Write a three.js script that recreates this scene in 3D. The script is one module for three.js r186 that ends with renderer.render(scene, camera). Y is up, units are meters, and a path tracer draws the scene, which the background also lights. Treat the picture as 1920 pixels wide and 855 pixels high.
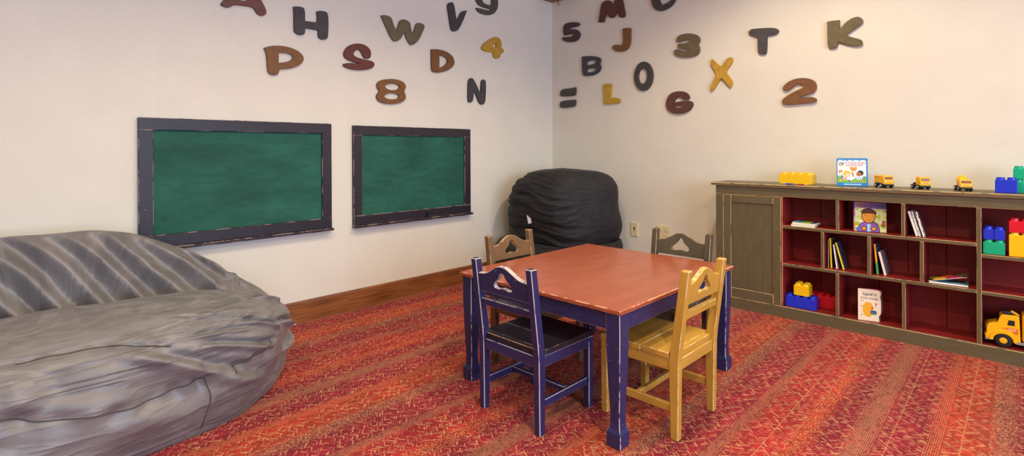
import * as THREE from 'three';
import { RectAreaLightUniformsLib } from 'three/addons/lights/RectAreaLightUniformsLib.js';
import { mergeGeometries } from 'three/addons/utils/BufferGeometryUtils.js';
import { RoundedBoxGeometry } from 'three/addons/geometries/RoundedBoxGeometry.js';
import { createNoise3D } from 'simplex-noise';

// ---------------------------------------------------------------- camera, sky, lights, exposure
const scene = new THREE.Scene();
const renderer = new THREE.WebGLRenderer({ antialias: true });
renderer.toneMapping = THREE.LinearToneMapping;
renderer.toneMappingExposure = 0.78;
renderer.shadowMap.enabled = true;
RectAreaLightUniformsLib.init();

const ROOM = { x: 6.6, z: 7.2, h: 2.62 };            // the corner seen in the photograph is the origin
const F = 975, YAW = THREE.MathUtils.degToRad(44.56);
const camera = new THREE.PerspectiveCamera(2 * THREE.MathUtils.radToDeg(Math.atan(427.5 / F)), 1920 / 855, 0.05, 60);
camera.position.set(3.029, 1.0, 3.596);
camera.lookAt(3.029 - Math.sin(YAW), 1.0, 3.596 - Math.cos(YAW));
camera.rotateZ(-0.0046);
camera.setViewOffset(1920, 855, 0, 146, 1920, 855);
camera.updateProjectionMatrix();

scene.background = new THREE.Color(0.62, 0.78, 1.0);
scene.backgroundIntensity = 2.0;

const WIN = { z0: 1.3, z1: 5.3, y0: 0.35, y1: 2.3 };  // window in the wall opposite the chalkboards
const windowLight = new THREE.RectAreaLight(new THREE.Color(0.5, 0.69, 1.0), 11.0, WIN.z1 - WIN.z0 - 0.1, WIN.y1 - WIN.y0 - 0.1);
windowLight.position.set(ROOM.x - 0.03, (WIN.y0 + WIN.y1) / 2, (WIN.z0 + WIN.z1) / 2);
windowLight.lookAt(0, windowLight.position.y, windowLight.position.z);
scene.add(windowLight);

const LAMP_COLOUR = new THREE.Color(1.0, 0.85, 0.58);
const LAMPS = [[1.78, 2.5, 7.5], [2.2, 1.2, 11], [3.4, 3.1, 14], [3.9, 1.3, 5], [1.9, 3.9, 6], [5.3, 3.1, 9]];   // x, z, candela

// ---------------------------------------------------------------- helpers
function rng(seed) {
  let a = seed >>> 0;
  return () => { a = (a + 0x6d2b79f5) | 0; let t = Math.imul(a ^ (a >>> 15), 1 | a); t = (t + Math.imul(t ^ (t >>> 7), 61 | t)) ^ t; return ((t ^ (t >>> 14)) >>> 0) / 4294967296; };
}
const simplex = createNoise3D(rng(11));
const taken = new Map();
function numbered(name) { const n = taken.get(name) || 0; taken.set(name, n + 1); return n ? name + '_' + String(n).padStart(3, '0') : name; }
function thing(name, label, category, [x, y, z] = [0, 0, 0], turn = 0, group) {
  const o = new THREE.Group(); o.name = numbered(name); scene.add(o);
  o.position.set(x, y, z); o.rotation.y = turn; o.userData = { label, category };
  if (group) o.userData.group = group;
  return o;
}
function part(parent, name, geo, mat, pos, label) {
  const m = new THREE.Mesh(geo, mat); m.name = name; parent.add(m);
  if (pos) m.position.set(...pos);
  if (label) m.userData.label = label;
  return m;
}
function structure(name, geo, mat, pos) {
  const m = part(scene, name, geo, mat, pos); m.userData.kind = 'structure'; return m;
}
const smooth = (a, b, x) => { const t = Math.min(1, Math.max(0, (x - a) / (b - a))); return t * t * (3 - 2 * t); };
const lerp = (a, b, t) => a + (b - a) * t;

// periodic value noise for textures
function lattice(seed) { const r = rng(seed), v = new Float32Array(65536); for (let i = 0; i < 65536; i++) v[i] = r(); return v; }
const LAT = lattice(5);
function vnoise(x, y, per, seed = 0) {
  const xi = Math.floor(x), yi = Math.floor(y), fx = x - xi, fy = y - yi, m = (a) => ((a % per) + per) % per;
  const g = (i, j) => LAT[(m(i) * 157 + m(j) * 8191 + seed * 1013 + m(i) * m(j) * 31) & 65535];
  const sx = fx * fx * (3 - 2 * fx), sy = fy * fy * (3 - 2 * fy);
  return lerp(lerp(g(xi, yi), g(xi + 1, yi), sx), lerp(g(xi, yi + 1), g(xi + 1, yi + 1), sx), sy);
}
function texture(w, h, fn, repeat = [1, 1], srgb = true) {
  const d = new Uint8Array(w * h * 4);
  for (let y = 0; y < h; y++) for (let x = 0; x < w; x++) {
    const c = fn(x, y), i = (y * w + x) * 4;
    d[i] = Math.max(0, Math.min(255, c[0])); d[i + 1] = Math.max(0, Math.min(255, c[1])); d[i + 2] = Math.max(0, Math.min(255, c[2])); d[i + 3] = 255;
  }
  const t = new THREE.DataTexture(d, w, h, THREE.RGBAFormat);
  t.wrapS = t.wrapT = THREE.RepeatWrapping; t.magFilter = THREE.LinearFilter; t.minFilter = THREE.LinearMipmapLinearFilter; t.generateMipmaps = true;
  if (srgb) t.colorSpace = THREE.SRGBColorSpace;
  t.repeat.set(...repeat); t.needsUpdate = true;
  return t;
}
function canvasTexture(w, h, draw) {
  const c = document.createElement('canvas'); c.width = w; c.height = h;
  draw(c.getContext('2d'), w, h);
  const t = new THREE.CanvasTexture(c); t.colorSpace = THREE.SRGBColorSpace; return t;
}
// distressed furniture paint: brush grain along v, flecks of pale undercoat and small dark dents
function paintTexture(base, fleck, count, seed, grain = 8, darkShare = 0.12) {
  const S = 512, r = rng(seed), spots = new Float32Array(S * S);
  for (let k = 0; k < count; k++) {
    const cx = r() * S, cy = r() * S, rad = 0.55 + r() * r() * r() * 2, st = 0.8 + r() * 0.6, dark = r() < darkShare ? -1 : 1;
    for (let j = -6; j <= 6; j++) for (let i = -6; i <= 6; i++) {
      const d = Math.hypot(i, j / st) / rad; if (d > 1.2) continue;
      const at = ((Math.round(cy + j) + S) % S) * S + ((Math.round(cx + i) + S) % S);
      spots[at] = dark * Math.max(Math.abs(spots[at]), Math.min(1, 1.5 - d) * 0.85);
    }
  }
  return texture(S, S, (x, y) => {
    const g = (vnoise(x / 3, y / 64, 512, seed) - 0.5) * grain + (vnoise(x / 40, y / 90, 64, seed + 3) - 0.5) * grain * 1.3;
    const s = spots[y * S + x], a = Math.max(0, s), k = s < 0 ? 1 + s * 0.55 : 1;
    return [0, 1, 2].map((i) => lerp((base[i] + g * (0.4 + base[i] / 200)) * k, fleck[i], a));
  }, [2, 2]);
}
// rubbed edges: the same paint, worn through to pale wood along irregular stretches
function wornTexture(base, bare, amount, seed) {
  return texture(256, 256, (x, y) => {
    const n = vnoise(x / 9, y / 26, 256, seed) * 0.6 + vnoise(x / 3, y / 6, 256, seed + 1) * 0.4;
    const a = smooth(1 - amount - 0.12, 1 - amount + 0.12, n + 0.12);
    return [0, 1, 2].map((i) => lerp(base[i], bare[i], a));
  }, [2, 2]);
}
function paint(base, fleck, count, seed, bare, amount, rough = 0.42) {
  const a = new THREE.MeshStandardMaterial({ map: paintTexture(base, fleck, count, seed), roughness: rough });
  const b = new THREE.MeshStandardMaterial({ map: wornTexture(base, bare, amount, seed), roughness: 0.55 });
  return [a, b];
}
// square-section loft; sections [y, halfX, halfZ, offX, offZ]; chamfered corners and ends take material 1
let pieces = 0; // every piece takes its own stretch of the paint
function loft(sections, ch = 0.003) {
  const shiftU = (pieces * 0.618) % 1, shiftV = (pieces++ * 0.414) % 1;
  const first = sections[0], last = sections[sections.length - 1];
  const S = [[first[0], first[1] - ch, first[2] - ch, first[3] || 0, first[4] || 0, 1]];
  sections.forEach((s, i) => {
    const yy = i === 0 ? s[0] + ch : i === sections.length - 1 ? s[0] - ch : s[0];
    S.push([yy, s[1], s[2], s[3] || 0, s[4] || 0, 0]);
  });
  S.push([last[0], last[1] - ch, last[2] - ch, last[3] || 0, last[4] || 0, 1]);
  const ring = (s) => {
    const [y, hx, hz, ox, oz] = s, c = ch;
    return [[hx - c, hz], [hx, hz - c], [hx, -hz + c], [hx - c, -hz], [-hx + c, -hz], [-hx, -hz + c], [-hx, hz - c], [-hx + c, hz]].map(([x, z]) => new THREE.Vector3(x + ox, y, z + oz));
  };
  const main = [], worn = [];
  const push = (list, a, b, c, uvs) => { list.push([a, b, c, uvs]); };
  for (let i = 0; i < S.length - 1; i++) {
    const A = ring(S[i]), B = ring(S[i + 1]), end = S[i][5] || S[i + 1][5];
    for (let k = 0; k < 8; k++) {
      const j = (k + 1) % 8, list = end || k % 2 === 0 ? worn : main, w = A[k].distanceTo(A[j]), u0 = k * 0.131;
      const ua = [u0, A[k].y], ub = [u0 + w, A[j].y], uc = [u0 + w, B[j].y], ud = [u0, B[k].y];
      push(list, A[k], B[j], A[j], [ua, uc, ub]); push(list, A[k], B[k], B[j], [ua, ud, uc]);
    }
  }
  const cap = (s, up) => { const R = ring(s); for (let k = 1; k < 7; k++) { const t = up ? [R[0], R[k + 1], R[k]] : [R[0], R[k], R[k + 1]]; push(main, t[0], t[1], t[2], t.map((p) => [p.x, p.z])); } };
  cap(S[0], true); cap(S[S.length - 1], false);
  // fix winding so that every face looks outwards
  const pos = [], uv = [];
  const centre = (y) => { for (let i = 0; i < S.length - 1; i++) if (y <= S[i + 1][0] || i === S.length - 2) { const t = (y - S[i][0]) / ((S[i + 1][0] - S[i][0]) || 1); return new THREE.Vector3(lerp(S[i][3], S[i + 1][3], t), y, lerp(S[i][4], S[i + 1][4], t)); } };
  const mid = (S[0][0] + S[S.length - 1][0]) / 2, e1 = new THREE.Vector3(), e2 = new THREE.Vector3();
  for (const [a, b, c, u] of [...main, ...worn]) {
    const n = e1.subVectors(b, a).cross(e2.subVectors(c, a)).clone(), m = a.clone().add(b).add(c).divideScalar(3);
    const flatY = Math.abs(n.y) > 0.9 * n.length();
    const out = flatY ? new THREE.Vector3(0, m.y - mid, 0) : m.clone().sub(centre(m.y));
    const o = n.dot(out) >= 0 ? [0, 1, 2] : [0, 2, 1], P = [a, b, c];
    for (const i of o) { pos.push(P[i].x, P[i].y, P[i].z); uv.push(u[i][0] + shiftU, u[i][1] + shiftV); }
  }
  const g = new THREE.BufferGeometry();
  g.setAttribute('position', new THREE.Float32BufferAttribute(pos, 3));
  g.setAttribute('uv', new THREE.Float32BufferAttribute(uv, 2));
  g.computeVertexNormals();
  g.addGroup(0, main.length * 3, 0); g.addGroup(main.length * 3, worn.length * 3, 1);
  return g;
}
// chamfered board w (x) by h (y) by d (z), centred; the grain runs along axis `ax`
function board(w, h, d, ax = 'y', ch = 0.002) {
  if (ax === 'x') { const g = loft([[-w / 2, h / 2, d / 2], [w / 2, h / 2, d / 2]], ch); g.rotateZ(-Math.PI / 2); return g; }
  if (ax === 'z') { const g = loft([[-d / 2, w / 2, h / 2], [d / 2, w / 2, h / 2]], ch); g.rotateX(Math.PI / 2); return g; }
  return loft([[-h / 2, w / 2, d / 2], [h / 2, w / 2, d / 2]], ch);
}
// plain box with uv in metres, between two corners
function slab(x0, y0, z0, x1, y1, z1) {
  const g = new THREE.BoxGeometry(x1 - x0, y1 - y0, z1 - z0), p = g.attributes.position, n = g.attributes.normal, uv = g.attributes.uv;
  g.translate((x0 + x1) / 2, (y0 + y1) / 2, (z0 + z1) / 2);
  for (let i = 0; i < p.count; i++) {
    const X = p.getX(i), Y = p.getY(i), Z = p.getZ(i);
    if (Math.abs(n.getY(i)) > 0.5) uv.setXY(i, X, -Z); else if (Math.abs(n.getX(i)) > 0.5) uv.setXY(i, Z, Y); else uv.setXY(i, X, Y);
  }
  return g;
}
function chaikin(pts, times = 3) {
  let p = pts;
  for (let t = 0; t < times; t++) {
    const q = [];
    for (let i = 0; i < p.length; i++) {
      const a = p[i], b = p[(i + 1) % p.length];
      if (a[0] === b[0] && a[1] === b[1]) { q.push(a, b); continue; }
      q.push([lerp(a[0], b[0], 0.25), lerp(a[1], b[1], 0.25)], [lerp(a[0], b[0], 0.75), lerp(a[1], b[1], 0.75)]);
    }
    p = q;
  }
  return p.filter((a, i) => { const b = p[(i + 1) % p.length]; return Math.hypot(a[0] - b[0], a[1] - b[1]) > 1e-5; });
}
function grown(h, k) { const cx = h.reduce((a, p) => a + p[0], 0) / h.length, cy = h.reduce((a, p) => a + p[1], 0) / h.length; return h.map(([x, y]) => [cx + (x - cx) * k, cy + (y - cy) * k]); }
function outline(pts, holes = [], times = 3) {
  const s = new THREE.Shape(chaikin(pts, times).map(([x, y]) => new THREE.Vector2(x, y)));
  for (const h of holes) s.holes.push(new THREE.Path(chaikin(h.length > 6 ? h : grown(h, 1.28), times).map(([x, y]) => new THREE.Vector2(x, y))));
  return s;
}
const plain = (c, rough = 0.5, extra = {}) => new THREE.MeshStandardMaterial({ color: c, roughness: rough, ...extra });

// ---------------------------------------------------------------- room shell
const wallMap = texture(512, 512, (x, y) => {
  const n = (vnoise(x / 2, y / 2, 256, 1) - 0.5) * 5 + (vnoise(x / 60, y / 60, 16, 2) - 0.5) * 4;
  return [226 + n, 219 + n, 203 + n];
}, [1, 1]);
const wallBump = texture(256, 256, (x, y) => { const n = vnoise(x / 2, y / 2, 128, 9) * 255; return [n, n, n]; }, [4, 4], false);
const wallMat = new THREE.MeshStandardMaterial({ map: wallMap, bumpMap: wallBump, bumpScale: 0.0002, roughness: 0.72 });
const T = 0.14, RX = ROOM.x, RZ = ROOM.z, RH = ROOM.h;
structure('wall_left', slab(-T, -0.1, -T, 0, RH + T, RZ + T), wallMat);
structure('wall_right', slab(0, -0.1, -T, RX + T, RH + T, 0), wallMat);
structure('wall_rear', slab(0, -0.1, RZ, RX + T, RH + T, RZ + T), wallMat);
structure('wall_window', mergeGeometries([
  slab(RX, -0.1, 0, RX + T, WIN.y0, RZ), slab(RX, WIN.y1, 0, RX + T, RH + T, RZ),
  slab(RX, WIN.y0, 0, RX + T, WIN.y1, WIN.z0), slab(RX, WIN.y0, WIN.z1, RX + T, WIN.y1, RZ)]), wallMat);
structure('ceiling', slab(0, RH, 0, RX, RH + T, RZ), plain('#cdbfae', 0.85));
// window with frame, mullions and glass
{
  const fr = plain('#efece6', 0.5), o = new THREE.Group(); o.name = 'window_1'; o.userData = { kind: 'structure' }; scene.add(o);
  const { z0, z1, y0, y1 } = WIN, x0 = RX + 0.03, x1 = RX + 0.09, w = 0.06;
  part(o, 'window_frame', mergeGeometries([slab(x0, y0, z0, x1, y0 + w, z1), slab(x0, y1 - w, z0, x1, y1, z1), slab(x0, y0 + w, z0, x1, y1 - w, z0 + w), slab(x0, y0 + w, z1 - w, x1, y1 - w, z1)]), fr);
  const zs = [z0 + w, lerp(z0, z1, 1 / 3), lerp(z0, z1, 2 / 3), z1 - w];
  for (let k = 1; k < 3; k++) part(o, 'mullion', slab(x0, y0 + w, zs[k] - 0.02, x1, y1 - w, zs[k] + 0.02), fr);
  const glass = new THREE.MeshPhysicalMaterial({ color: 0xffffff, roughness: 0, transmission: 1, thickness: 0, ior: 1.5 });
  for (let k = 0; k < 3; k++) part(o, 'pane', slab(x0 + 0.028, y0 + w, zs[k] + (k ? 0.02 : 0), x0 + 0.032, y1 - w, zs[k + 1] - (k < 2 ? 0.02 : 0)), glass);
}
// carpet: stripes along z; herringbone dashes of tan yarn over red, crimson and orange grounds
const CARPET = 0.87;
const carpetMap = (() => {
  const W = 1024, H = 2048, r = rng(77), buf = new Float32Array(W * H * 3);
  // [from, to, ground, dash kind]; positions are fractions of the repeat measured from x = 2.14 m
  const crimson = [142, 26, 42], red = [166, 36, 38], orange = [178, 54, 34], rust = [146, 66, 56];
  const bands = [[0, 0.15, crimson, 2], [0.15, 0.193, rust, 5], [0.193, 0.353, red, 2], [0.353, 0.42, orange, 4], [0.42, 0.515, crimson, 2],
    [0.515, 0.602, rust, 5], [0.602, 0.745, crimson, 2], [0.745, 0.792, orange, 5], [0.792, 0.92, orange, 2], [0.92, 1, rust, 4]];
  const tan = [212, 160, 108];
  for (let x = 0; x < W; x++) {
    const u = x / W; let k = bands.findIndex((b) => u >= b[0] && u < b[1]); if (k < 0) k = 0;
    const b = bands[k], n = bands[(k + 1) % bands.length], t = smooth(b[1] - 0.03, b[1], u) * 0.5, p = bands[(k + bands.length - 1) % bands.length], q = smooth(b[0] + 0.03, b[0], u) * 0.5;
    for (let y = 0; y < H; y++) {
      const slow = (vnoise(x / 50, y / 260, 1 << 10, 3) - 0.5) * 0.7 + (vnoise(x / 18, y / 40, 1 << 10, 6) - 0.5) * 0.7, fine = vnoise(x / 1.7, y / 3.1, 1 << 12, 4) - 0.5, i = (y * W + x) * 3;
      for (let c = 0; c < 3; c++) buf[i + c] = lerp(lerp(b[2][c], n[2][c], t), p[2][c], q) * (1 + slow * 0.32 + fine * 0.42);
    }
  }
  const stroke = (x0, y0, x1, y1, wd, a) => {
    const L = Math.hypot(x1 - x0, y1 - y0), steps = Math.ceil(L);
    for (let s = 0; s <= steps; s++) {
      const px = lerp(x0, x1, s / steps), py = lerp(y0, y1, s / steps);
      for (let j = -wd; j <= wd; j++) for (let i = -wd; i <= wd; i++) {
        const d = Math.hypot(i, j) / wd; if (d > 1) continue;
        const k = (((Math.round(py + j) % H) + H) % H * W + ((Math.round(px + i) % W) + W) % W) * 3, f = a * (1 - d * 0.5) * (0.6 + 0.4 * r());
        for (let c = 0; c < 3; c++) buf[k + c] = lerp(buf[k + c], tan[c], f);
      }
    }
  };
  for (const [a, b, , kind] of bands) {
    const x0 = a * W, x1 = b * W;
    if (kind === 2) { // herringbone of short dashes
      for (let y = 0, row = 0; y < H; y += 14, row++) for (let x = x0 + 4, col = 0; x < x1 - 8; x += 24, col++) {
        if (r() < 0.14) continue;
        const s = (Math.floor(row / 3) + col) % 2 ? 1 : -1, jx = (r() - 0.5) * 10, jy = (r() - 0.5) * 8, l = 11 + r() * 15;
        stroke(x + jx, y + jy, x + jx + l, y + jy + s * l * 0.75, r() < 0.5 ? 2 : 3, 0.15 + r() * 0.6);
      }
    } else if (kind === 4) { // dense light flecks
      for (let k = 0; k < (x1 - x0) * H / 55; k++) { const x = lerp(x0, x1, r()), y = r() * H; stroke(x, y, x + (r() - 0.5) * 7, y + (r() - 0.5) * 7, 2, 0.4 + r() * 0.5); }
    } else { // ribbed tan stripe with fine lines along it
      for (let x = x0; x < x1; x += 7) for (let y = 0; y < H; y += 9) if (r() < 0.86) stroke(x, y, x + (r() - 0.5) * 2, y + 6, 2, 0.3 + r() * 0.35);
    }
  }
  for (const u of [0.29, 0.64, 0.845]) for (let y = 0; y < H; y += 16) stroke(u * W, y, u * W, y + 9, 2, 0.75);
  return texture(W, H, (x, y) => { const i = (y * W + x) * 3; return [buf[i], buf[i + 1], buf[i + 2]]; }, [1 / CARPET, 1 / (CARPET * 2)]);
})();
carpetMap.offset.set(-2.14 / CARPET, 0);
const carpetBump = texture(512, 512, (x, y) => { const n = (vnoise(x / 2, y / 2, 256, 21) * 0.7 + vnoise(x / 9, y / 5, 64, 22) * 0.3) * 255; return [n, n, n]; }, [4, 4], false);
structure('floor', slab(0, -0.1, 0, RX, 0, RZ), new THREE.MeshStandardMaterial({ map: carpetMap, bumpMap: carpetBump, bumpScale: 0.003, roughness: 0.95 }));
// stained wooden baseboards with a rounded top edge
const woodMap = texture(512, 1024, (x, y) => {
  const warp = (vnoise(x / 90, y / 220, 64, 31) - 0.5) * 60, ring = Math.sin((x + warp) * 0.12 + vnoise(x / 30, y / 200, 64, 32) * 7);
  const n = (vnoise(x / 2, y / 70, 512, 33) - 0.5) * 18 + ring * 11 + (vnoise(x / 60, y / 160, 32, 34) - 0.5) * 34;
  return [128 + n, 76 + n * 0.74, 38 + n * 0.5];
}, [4, 1]);
const woodMat = new THREE.MeshStandardMaterial({ map: woodMap, roughness: 0.4 });
function baseboard(name, length) {
  const s = new THREE.Shape(); s.moveTo(0, 0); s.lineTo(0.016, 0); s.lineTo(0.016, 0.1); s.quadraticCurveTo(0.016, 0.121, 0.004, 0.121); s.lineTo(0, 0.121);
  const g = new THREE.ExtrudeGeometry(s, { depth: length, bevelEnabled: false, curveSegments: 6 }), p = g.attributes.position, uv = g.attributes.uv;
  for (let i = 0; i < p.count; i++) uv.setXY(i, p.getY(i), p.getZ(i));
  return structure(name, g, woodMat);
}
baseboard('baseboard_left', RZ);
{ const b = baseboard('baseboard_right', RX); b.rotation.y = -Math.PI / 2; b.position.x = RX; }

// ---------------------------------------------------------------- ceiling lamps
LAMPS.forEach(([x, z, power]) => {
  const o = thing('ceiling_lamp', 'round recessed ceiling lamp with a white trim ring', 'lamp', [x, RH, z], 0, 'recessed ceiling lamps');
  part(o, 'trim_ring', new THREE.LatheGeometry([[0.075, -0.002], [0.078, -0.012], [0.1, -0.008], [0.104, -0.001]].map(([a, b]) => new THREE.Vector2(a, b)), 32), plain('#f4f2ee', 0.4, { side: THREE.DoubleSide }));
  part(o, 'lens', new THREE.CylinderGeometry(0.075, 0.075, 0.004, 32), plain('#ffffff', 0.5, { emissive: LAMP_COLOUR, emissiveIntensity: 3 }), [0, -0.004, 0]);
  const s = new THREE.SpotLight(LAMP_COLOUR, power, 0, 1.3, 0.32, 2);
  s.position.set(x, RH - 0.03, z); s.target.position.set(x, 0, z); s.shadow.radius = 3; s.castShadow = true;
  scene.add(s, s.target);
});

// ---------------------------------------------------------------- paints
const navy = paint([40, 41, 86], [205, 190, 178], 620, 101, [190, 176, 176], 0.62);
const navySeat = paint([34, 32, 44], [150, 135, 120], 60, 102, [120, 98, 76], 0.3, 0.32);
const yellow = paint([192, 146, 58], [96, 62, 30], 130, 103, [212, 186, 130], 0.35);
const brown = paint([112, 84, 56], [176, 146, 110], 90, 104, [182, 146, 104], 0.45);
const olive = paint([84, 76, 58], [170, 150, 118], 100, 105, [160, 134, 98], 0.4);
const caseOlive = paint([98, 87, 62], [196, 172, 132], 110, 106, [206, 168, 112], 0.6);
const caseRed = paint([130, 27, 27], [176, 84, 60], 40, 107, [160, 66, 48], 0.3, 0.5);
const tableRed = paint([160, 82, 54], [222, 180, 140], 40, 108, [206, 150, 124], 0.42, 0.26);
const frameBlack = paint([39, 33, 42], [190, 164, 140], 150, 109, [188, 150, 132], 0.42, 0.45);

// ---------------------------------------------------------------- chalkboards
const slate = (seed) => texture(512, 384, (x, y) => {
  const n = (vnoise(x / 120, y / 60, 64, seed) - 0.5) * 20 + (vnoise(x / 30, y / 14, 128, seed + 1) - 0.5) * 10 + (vnoise(x / 6, y / 2, 256, seed + 2) - 0.5) * 7 + (vnoise(x, y, 512, seed + 3) - 0.5) * 7;
  return [24 + n * 0.8, 86 + n * 1.05, 70 + n];
});
function chalkboard(zRight, label, yTop, seed) { // width 0.97, height 0.64, hung on the left wall
  const W = 0.97, H = 0.632, st = 0.0595, o = thing('chalkboard', label, 'chalkboard', [0, yTop - H - 0.014, zRight + W / 2], Math.PI / 2);
  // local x runs towards the corner (world -z), local z out of the wall
  const g = new THREE.BoxGeometry(W - 2 * st + 0.01, H - 2 * st + 0.01, 0.008);
  part(o, 'writing_surface', g, new THREE.MeshStandardMaterial({ map: slate(seed), roughness: 0.8 }), [0, H / 2 + 0.014, 0.008], 'green chalk surface');
  part(o, 'top_rail', board(W, st, 0.026, 'x', 0.0022), frameBlack, [0, H + 0.014 - st / 2, 0.013]);
  part(o, 'bottom_rail', board(W, st, 0.026, 'x', 0.0022), frameBlack, [0, 0.014 + st / 2, 0.013]);
  for (const s of [-1, 1]) part(o, 'stile', board(st, H - 2 * st, 0.025, 'y', 0.0022), frameBlack, [s * (W / 2 - st / 2), H / 2 + 0.014, 0.0125]);
  part(o, 'chalk_tray', board(W + 0.006, 0.015, 0.052, 'x', 0.003), frameBlack, [0, 0.0065, 0.026]);
  return o;
}
chalkboard(2.11, 'large green chalkboard nearer the grey bean bag', 1.166, 51);
chalkboard(0.994, 'green chalkboard with an eraser on its tray, nearer the corner', 1.161, 61);
{
  const o = thing('chalk_eraser', 'small black felt eraser on the tray of the chalkboard nearer the corner', 'eraser', [0.039, 0.529, 1.36], Math.PI / 2);
  part(o, 'grip', new RoundedBoxGeometry(0.105, 0.016, 0.022, 2, 0.003), plain('#1b1a1c', 0.5), [0, 0.026, 0]);
  part(o, 'felt', new RoundedBoxGeometry(0.1, 0.018, 0.021, 2, 0.002), plain('#2b292c', 0.95), [0, 0.009, 0]);
}

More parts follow.
